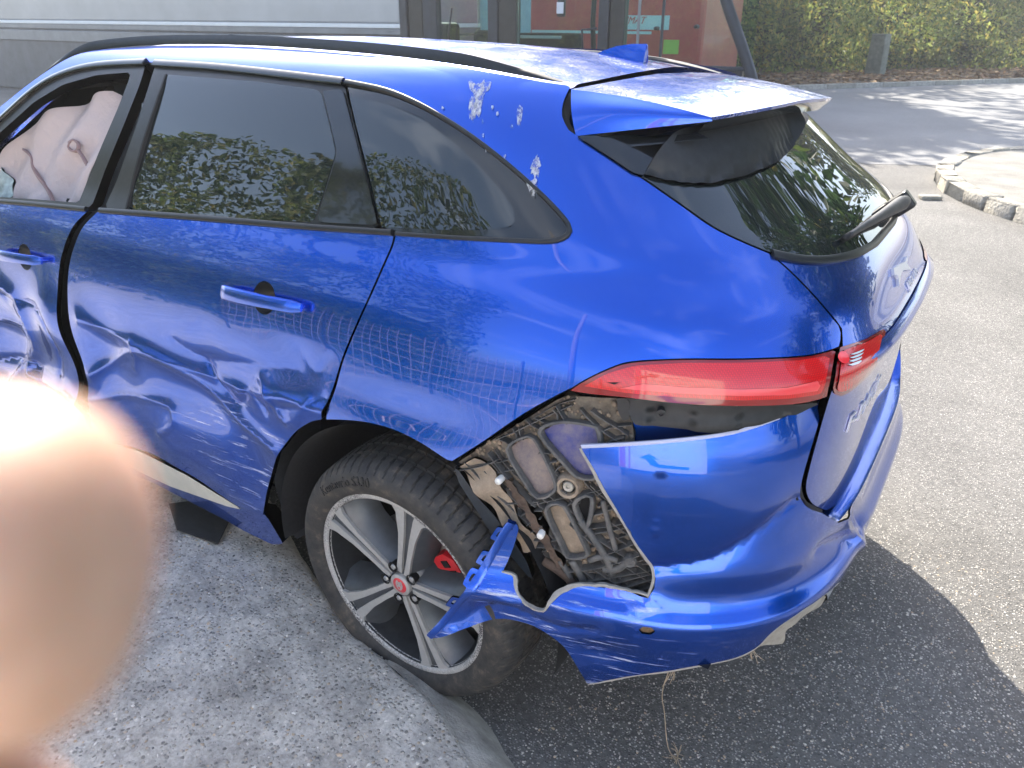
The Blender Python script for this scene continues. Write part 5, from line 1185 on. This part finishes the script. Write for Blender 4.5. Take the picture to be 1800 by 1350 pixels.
slabbox('base', X_(1318)-ox, X_(703)-ox, -1.7, -.16, .35, 1.0, CB, cab, .05); slabbox('cab_roof', X_(1265)-ox, X_(703)-ox, -1.75, .03, TOPZ, TOPZ+.10, CD, cab, .03)
for a, b_ in ((768, 857), (906, 1050), (1095, 1300)): slabbox('door_glass', X_(b_)-ox, X_(a)-ox, -.075, -.069, .9, TOPZ, CG, cab, 0)
for px in (1118, 1160): slabbox('glass_divider', X_(px+2)-ox, X_(px-2)-ox, -.066, -.045, 1.02, TOPZ, CD if px == 1160 else TG, cab, 0)
slabbox('rear_glass', X_(1250)-ox, X_(720)-ox, -1.7, -1.694, 1., TOPZ, CG, cab, 0)
for px, py in ((1150, 50), (1220, 47)):
    V, F = revolve_geo([(0, .03), (.018, .03), (.022, .01), (.022, -.06)], 12); V = np.array(V)[:, [0, 2, 1]]+np.array([X_(px)-ox, -.04, Z_(px, py)-GZ]); mesh_obj('glass_hinge', V, F, CB, cab)
SEAT = simple('dark_seat_cloth', (.02, .022, .026), .8, nscale=20)
for px0, px1, z0, z1, y0, nm in ((744, 790, 1.1, Z_(760, 40)-GZ, -.8, 'seat_back'), (830, 860, 1.0, Z_(845, 55)-GZ, -.6, 'console'), (906, 1010, 1.0, Z_(950, 62)-GZ, -1.2, 'dashboard')):
    slabbox(nm, X_(px1, 60, CY+y0)-ox, X_(px0, 60, CY+y0)-ox, y0-.3, y0, z0, z1, SEAT, cab, .06)
slabbox('dash_edge', X_(985, 60, CY-1.1)-ox, X_(908, 60, CY-1.1)-ox, -1.15, -1.1, Z_(940, 72)-GZ, Z_(940, 66)-GZ, TW, cab, .01)
tube('steering_column', [(X_(992)-ox, -.9, .9), (X_(990)-ox, -.8, 1.75), (X_(995)-ox, -.75, 2.3)], .035, CD, cab)
bm = bmesh.new(); bm_box(bm, (X_(989)-ox, .05, Z_(989, 14)-GZ), (.10, .06, .20), None, .015); bm_obj('work_light', bm, CB, cab); slabbox('light_lens', X_(995)-ox, X_(983)-ox, .078, .086, Z_(989, 24)-GZ, Z_(989, 4)-GZ, simple('lamp_glass', (.6, .62, .66), .2), cab, .004)
tube('grab_rail', [(X_(1028)-ox, .02, Z_(1028, 110)-GZ), (X_(1026)-ox, .05, Z_(1026, 52)-GZ), (X_(1052)-ox, .05, Z_(1052, 50)-GZ)], .014, CD, cab)
tube('wiper', [(X_(792)-ox, .0, 1.1), (X_(790)-ox, .02, Z_(795, 60)-GZ), (X_(797)-ox, .02, Z_(797, 14)-GZ)], .012, CB, cab)
# pale blue box added for the sky-lit tint in the left cab panes
ct = empty('skylit_pale_box', (X_(830, 60, -15.), -15., GZ), label='pale blue box standing for a sky-lit building, seen through the left cab panes', cat='container')
PB_ = simple('pale_blue_paint', (.42, .58, .66), .5, nscale=2, namp=.15); c0_ = X_(830, 60, -15.)
slabbox('side', X_(905, 60, -15.)-c0_, X_(740, 60, -15.)-c0_, -2.2, 0, .1, 2.9, PB_, ct, .03)
for q in range(9): slabbox('corrugation', X_(905-q*18.5, 60, -15.)-c0_+.05, X_(905-q*18.5, 60, -15.)-c0_+.16, -.02, .035, .2, 2.8, PB_, ct, .01)
# red truck seen through the glass
RY_ = -12.5; rx = lambda px: X_(px, 60, RY_); rz = lambda px, py: Z_(px, py, RY_)-GZ
rt = empty('red_truck', (rx(1100), RY_, GZ), label='red truck with a white lettered stripe seen through the cab glass', cat='truck'); r0 = rx(1100)
RED = simple('red_truck_paint', (.80, .07, .07), .35, coat=.5, nscale=2, namp=.15)
slabbox('body', rx(1235)-r0, rx(930)-r0, -2.2, 0, .6, 3.3, RED, rt, .08)
slabbox('stripe', rx(1175)-r0, rx(1060)-r0, -.02, .010, rz(1120, 52), rz(1120, 27), TW, rt, 0)
slabbox('lower_stripe', rx(1145)-r0, rx(935)-r0, -.02, .008, rz(1120, 60), rz(1120, 55), TW, rt, 0)
V, F = text_mesh('UMAT', .17, .35, .004); V = np.stack([-V[:, 0], V[:, 2]+.016, V[:, 1]], 1)+np.array([rx(1112)-r0, 0, rz(1112, 36)]); mesh_obj('lettering', V, F, RED, rt, False)
slabbox('window', rx(1195)-r0, rx(1168)-r0, -.02, .012, rz(1180, 95), rz(1180, 70), simple('hi_vis_panel', (.55, .62, .10), .5), rt, 0); slabbox('bumper', rx(1235)-r0, rx(930)-r0, -.3, .03, .35, .62, CB, rt, .03)
for px in (960, 1190):
    V, F = revolve_geo([(.0, .03), (.24, .03), (.28, .0), (.48, .0), (.51, -.03), (.51, -.28)], 36); V = np.array(V)[:, [0, 2, 1]]+np.array([rx(px)-r0, .04, .51]); mesh_obj('wheel', V, F, M['rubber_seal'], rt)
# ------------------------------------------------------------------ what stands behind the camera (seen mirrored in paint and glass)
P_, N_ = hedge_pts(30000, np.array([1.6, 5.0]), np.array([17., 5.4]), np.array([0., -1.]), 4.4, 1.0, .0, 1.0, True)
leaf_cloud('roadside_hedge', P_, N_, .065, [5, 2.5, 3, .7], None, 'stuff')
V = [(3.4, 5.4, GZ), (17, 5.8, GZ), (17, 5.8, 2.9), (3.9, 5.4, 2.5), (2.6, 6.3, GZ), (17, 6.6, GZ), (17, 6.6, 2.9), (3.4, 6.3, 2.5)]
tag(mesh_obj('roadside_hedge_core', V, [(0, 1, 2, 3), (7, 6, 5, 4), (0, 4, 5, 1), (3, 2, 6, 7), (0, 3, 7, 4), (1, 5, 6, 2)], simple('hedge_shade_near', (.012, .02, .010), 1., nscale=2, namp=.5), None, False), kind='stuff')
fence = empty('wire_fence', (0, 3.9, 0), label='rusty wire mesh fence behind the photographer, mirrored in the rear wing', cat='fence')
RUST = simple('rusty_wire', (.72, .53, .45), .7, .2, nscale=30, namp=.3); g = []
for x in np.arange(-.6, 4.2, .10): g.append(tube_geo([(x, 0, .02), (x+random.uniform(-.02, .02), random.uniform(-.02, .02), .7), (x, 0, 1.35)], .0054, 4, False))
for z in np.arange(.05, 1.4, .15): g.append(tube_geo([(-.6, 0, z), (.6, .02, z-.02), (1.8, 0, z), (3.0, .02, z-.02), (4.2, 0, z)], .0054, 4, False))
V, F = cat_geo(*g); mesh_obj('wire_mesh', V, F, RUST, fence)
for x in (-.6, .6, 1.8, 3.0, 4.2): tube('post', [(x, .03, -.02), (x, .03, 1.5)], .025, BARK, fence, 8)
tag(tube('utility_pole', [(.4, 8.5, GZ), (.5, 8.4, 4), (.6, 8.3, 9.5)], [.14, .12, .10], simple('weathered_pole', (.32, .27, .22), .9, nscale=8, namp=.3), None, 12), 'tall weathered wooden pole behind the hedge, mirrored in the paint', 'pole')
sg = empty('site_sign', (-2.35, 3.75, GZ), (0, 0, R_(205)), label='white site notice board with a blue arrow, mirrored in the tail lamp', cat='sign')
slabbox('board', -1.2, 1.2, -.02, .02, .15, 2.75, simple('white_board', (.80, .80, .79), .45, nscale=6, namp=.05), sg, .004)
for x in (-1.0, 1.0): slabbox('leg', x-.04, x+.04, -.07, -.022, 0, 2.6, TG, sg, .004)
BLU = simple('blue_print', (.03, .16, .55), .5); DRK = simple('dark_print', (.05, .08, .14), .5); PNK = simple('magenta_edge', (.55, .10, .25), .5)
for tx, sz, zz_ in (('CHANTIER', .22, 2.5), ('INTERDIT AU PUBLIC', .19, 2.15), ('SECURITE', .16, 1.85)):
    V, F = text_mesh(tx, sz, 0, .001); V = np.stack([-V[:, 0]*.95, V[:, 2]+.0235, V[:, 1]+zz_], 1); mesh_obj('lettering', V, F, DRK, sg, False)
ar = [(-.5, .50), (.05, .52), (.30, .62), (.42, .85), (.28, .85), (.55, 1.15), (.80, .83), (.65, .83), (.50, .52), (.30, .40), (.05, .36), (-.5, .36)]
mesh_obj('arrow', [(-x+.1, .024, z) for x, z in ar], [tuple(range(len(ar)))[::-1]], BLU, sg, False)
slabbox('edge_band', -1.18, -1.04, .0202, .0235, .17, 2.73, PNK, sg, 0); slabbox('edge_band', -.96, -.92, .0202, .0235, .17, 2.73, PNK, sg, 0)
tree((-4.4, -5.2), 9.0, 3.0, 11000, 'spreading tree right of the road, mirrored in the rear window', 11, .22, .14, wts=(1, .05, 9, .05))  # mostly dark leaves: the mirrored crown's silhouette is put into the colour
tree((-8.5, -1.5), 8.0, 2.8, 7000, 'smaller tree behind the car, mirrored in the tailgate', 12, .22, .14, wts=(1, .05, 9, .05))  # same dark leaf mix, silhouette shade as colour
# ------------------------------------------------------------------ nose of the car (outside the picture; it shades the ground)
def ring(x, w, zt, zb): return np.array([(x, -w*.93, zb), (x, -w, (zt+zb)/2), (x, -w*.9, zt), (x, -w*.4, zt+.035), (x, 0, zt+.045), (x, w*.4, zt+.035), (x, w*.9, zt), (x, w, (zt+zb)/2), (x, w*.93, zb)])
grid_obj('bonnet', [ring(2.30, .955, 1.10, .28), ring(2.7, .955, 1.06, .28), ring(3.1, .94, 1.01, .26), ring(3.45, .88, .93, .25), ring(3.62, .78, .80, .25), ring(3.66, .6, .6, .3)], M['paint'], car)
wsx = [(1.55, .60, 1.63), (2.32, .78, 1.13)]
grid_obj('windscreen', [[(1.50, -.58, 1.62), (1.56, 0, 1.665), (1.50, .58, 1.62)], [(2.30, -.80, 1.12), (2.42, 0, 1.14), (2.30, .80, 1.12)]], GLASS, car)
grid_obj('windscreen_dark_panel', [[(1.42, -.5, 1.57), (1.48, 0, 1.60), (1.40, .56, 1.58)], [(2.02, -.62, 1.24), (2.10, 0, 1.27), (1.98, .66, 1.25)]], LIN, car)  # added dark panel hiding the ground reflected in the windscreen
for o in list(wheel.children):
    if o.name.split('.')[0] in ('tyre', 'rim_lip', 'rim_barrel', 'spoke', 'spoke_ridge', 'wheel_hub', 'centre_cap', 'barrel_back'):
        if o.name == 'tyre': fw = adopt(empty('front_wheel', parent=car))
for o in [c_ for c_ in wheel.children if c_.name.split('.')[0] in ('tyre', 'rim_lip', 'rim_barrel', 'spoke', 'spoke_ridge', 'wheel_hub', 'centre_cap', 'barrel_back')]:
    c_ = o.copy(); COL.objects.link(c_); c_.parent = fw; c_.matrix_parent_inverse = Matrix.Translation((2.86, -.02, .06))
# ------------------------------------------------------------------ bird droppings and grime on the rear pillar
DROP = simple('bird_dropping', (.62, .61, .58), .85, nscale=140, namp=.35)
t = DROP.node_tree; b = t.nodes['Principled BSDF']; n_ = noise(t, coords(t, scale=(1, 1, .18)), 95, 7, .65); r_ = ramp(t, n_.outputs['Fac'], [(.36, (0, 0, 0)), (.62, (.8, .8, .8))]); t.links.new(r_.outputs[0], b.inputs['Alpha'])
def splat(px, rx_, ry_, tail, seed, o=.0012):
    rg = np.random.default_rng(seed); c = np.array(px, float); a = np.linspace(0, 2*math.pi, 34, endpoint=False)
    r = 1+.35*np.sin(3*a+rg.random()*6)*rg.random()+.25*rg.normal(size=34)*.6; q = c+np.stack([np.cos(a)*rx_*r+.35*ry_*-np.sin(a)*.3, np.sin(a)*ry_*r], 1)
    low = np.sin(a) > .55; q[low, 1] += tail*rg.random(low.sum())
    adopt(panel('bird_dropping', SKIN, SKIN.uv(q), DROP, quarter, d=.004, o=o, thick=.0012, deform=lambda P, u, z: q_def(P, u, z)+.0006*np.sin(P[..., 0]*900)*np.sin(P[..., 2]*800)), quarter)
splat((842, 160), 15, 19, 26, 1); splat((832, 182), 8, 10, 26, 2); splat((914, 196), 5, 9, 22, 3); splat((942, 290), 8, 15, 14, 4); splat((937, 325), 9, 9, 22, 5, .006)
for i, (a, b_) in enumerate(((779, 191), (850, 238), (856, 262), (888, 276), (900, 223), (875, 200), (848, 214), (866, 190))): splat((a, b_), 2.2, 3., 3, 20+i, .004)
# ------------------------------------------------------------------ dry strands under the bumper
STRAW = simple('dry_straw', (.34, .27, .19), .9, nscale=60, namp=.3)
s0 = BUMP.off(*BUMP.uv([(1186, 1172)])[0], -.02); e0 = at(np.array(1190.), np.array(1338.), 'z', GZ+.004)
m1 = s0+np.array([.015, .01, -.10]); m2 = .45*s0+.55*e0+np.array([.03, .0, .0]); m3 = .15*s0+.85*e0+np.array([.02, .01, .0])
st = empty('dry_strand', tuple(e0), label='dry straw strand hanging from the bumper edge to the asphalt', cat='straw')
def rel(ps): return [np.asarray(p)-e0 for p in ps]
tube('stem', resample(catmull(rel([s0, m1, m2, m3, e0]), 5), .012), .0016, STRAW, st, 5)
for a_, r_, n_ in ((s0+np.array([0, .0, -.03]), .014, 14), (e0+np.array([0, 0, .012]), .016, 14)):
    for q in range(n_):
        d_ = RNG.normal(size=3)*r_*np.array([.7, .7, 1.2]); tube('frayed_fibre', rel([a_, a_+d_*.6+RNG.normal(size=3)*.004, a_+d_*1.4]), .0012, STRAW, st, 4)
s1 = BUMP.off(*BUMP.uv([(1325, 1142)])[0], -.02)
st2 = empty('dry_tuft', tuple(s1), label='small dry grass tuft caught under the bumper corner', cat='straw')
for q in range(14):
    d_ = np.array([RNG.normal()*.012, RNG.normal()*.012, -.02-.02*RNG.random()]); tube('frayed_fibre', [np.zeros(3), d_*.6+RNG.normal(size=3)*.004, d_*1.3], .0012, STRAW, st2, 4)
# ------------------------------------------------------------------ the photographer's fingers in front of the lens
SKIN_M, t, b = mat('skin'); b.inputs['Base Color'].default_value = (.5, .3, .2, 1); b.inputs['Roughness'].default_value = .5; b.inputs['Subsurface Weight'].default_value = 1.; b.inputs['Subsurface Radius'].default_value = (1., .55, .38); b.inputs['Subsurface Scale'].default_value = .008
n_ = noise(t, coords(t), 140, 4, .6); r_ = ramp(t, n_.outputs['Fac'], [(.3, (.38, .245, .17)), (.7, (.51, .35, .26))]); t.links.new(r_.outputs[0], b.inputs['Base Color']); bump(t, b, n_.outputs['Fac'], .0004)
cw = lambda x, y, d_: CAM+CR*x+CU*y+CF*d_
palm = (-.125, -.055, .075)
chains = [  # (x right, y up, distance), radius : palm -> finger tip
    [((-.108, -.026, .066), .0130), ((-.078, -.0165, .056), .0125), ((-.050, -.0112, .0475), .0122), ((-.0285, -.0104, .0450), .0118), ((-.0218, -.0108, .0450), .0094)],
    [((-.110, -.049, .066), .0125), ((-.080, -.043, .056), .0115), ((-.055, -.038, .050), .0110), ((-.0325, -.0306, .0455), .0104), ((-.0265, -.0306, .0455), .0082)],
    [((-.113, -.066, .068), .012), ((-.085, -.062, .058), .010), ((-.062, -.058, .052), .0092), ((-.045, -.0535, .050), .0085), ((-.040, -.0530, .050), .0068)],
    [((-.118, -.082, .072), .011), ((-.094, -.082, .062), .009), ((-.074, -.078, .056), .0080), ((-.060, -.074, .054), .0075), ((-.055, -.073, .054), .006)],
    [((-.150, -.030, .060), .016), ((-.135, -.012, .045), .013), ((-.118, .002, .034), .0105), ((-.102, .008, .028), .0095), ((-.097, .009, .0275), .008)]]
V = []; E_ = []; Rr = []
def addv(p, r): V.append(tuple(cw(*p))); Rr.append(r); return len(V)-1
root = addv(palm, .020); wr = addv((-.185, -.085, .085), .022); f1 = addv((-.245, -.125, .10), .030); f2 = addv((-.33, -.19, .12), .038); E_ += [(root, wr), (wr, f1), (f1, f2)]
for ch in chains:
    prev = root
    for p, r in ch:
        i = addv(p, r); E_.append((prev, i)); prev = i
me = bpy.data.meshes.new('hand'); me.from_pydata(V, E_, []); hand = bpy.data.objects.new('hand', me); COL.objects.link(hand); me.materials.append(SKIN_M)
sk_ = hand.modifiers.new('skin', 'SKIN'); sk_.use_smooth_shade = True
for i, r in enumerate(Rr): me.skin_vertices[0].data[i].radius = (r, r)
me.skin_vertices[0].data[0].use_root = True
ss = hand.modifiers.new('sub', 'SUBSURF'); ss.levels = 2; ss.render_levels = 2
tag(hand, "photographer's blurred hand and finger close to the lens at lower left", 'hand')

# ------------------------------------------------------------------ air volume added to veil the distance like lens glare
bm = bmesh.new(); bm_box(bm, (0, 0, 10.3), (186, 186, 23), None, 0); hz = bm_obj('glare_veil', bm); tag(hz, kind='stuff')
hm = bpy.data.materials.new('glare_veil_air'); hm.use_nodes = True; t = hm.node_tree; t.nodes.clear(); vo_ = t.nodes.new('ShaderNodeVolumePrincipled'); ou = t.nodes.new('ShaderNodeOutputMaterial')
vo_.inputs['Color'].default_value = (.92, .95, 1, 1); vo_.inputs['Density'].default_value = .0020; vo_.inputs['Anisotropy'].default_value = .45; t.links.new(vo_.outputs[0], ou.inputs['Volume']); hz.data.materials.append(hm)
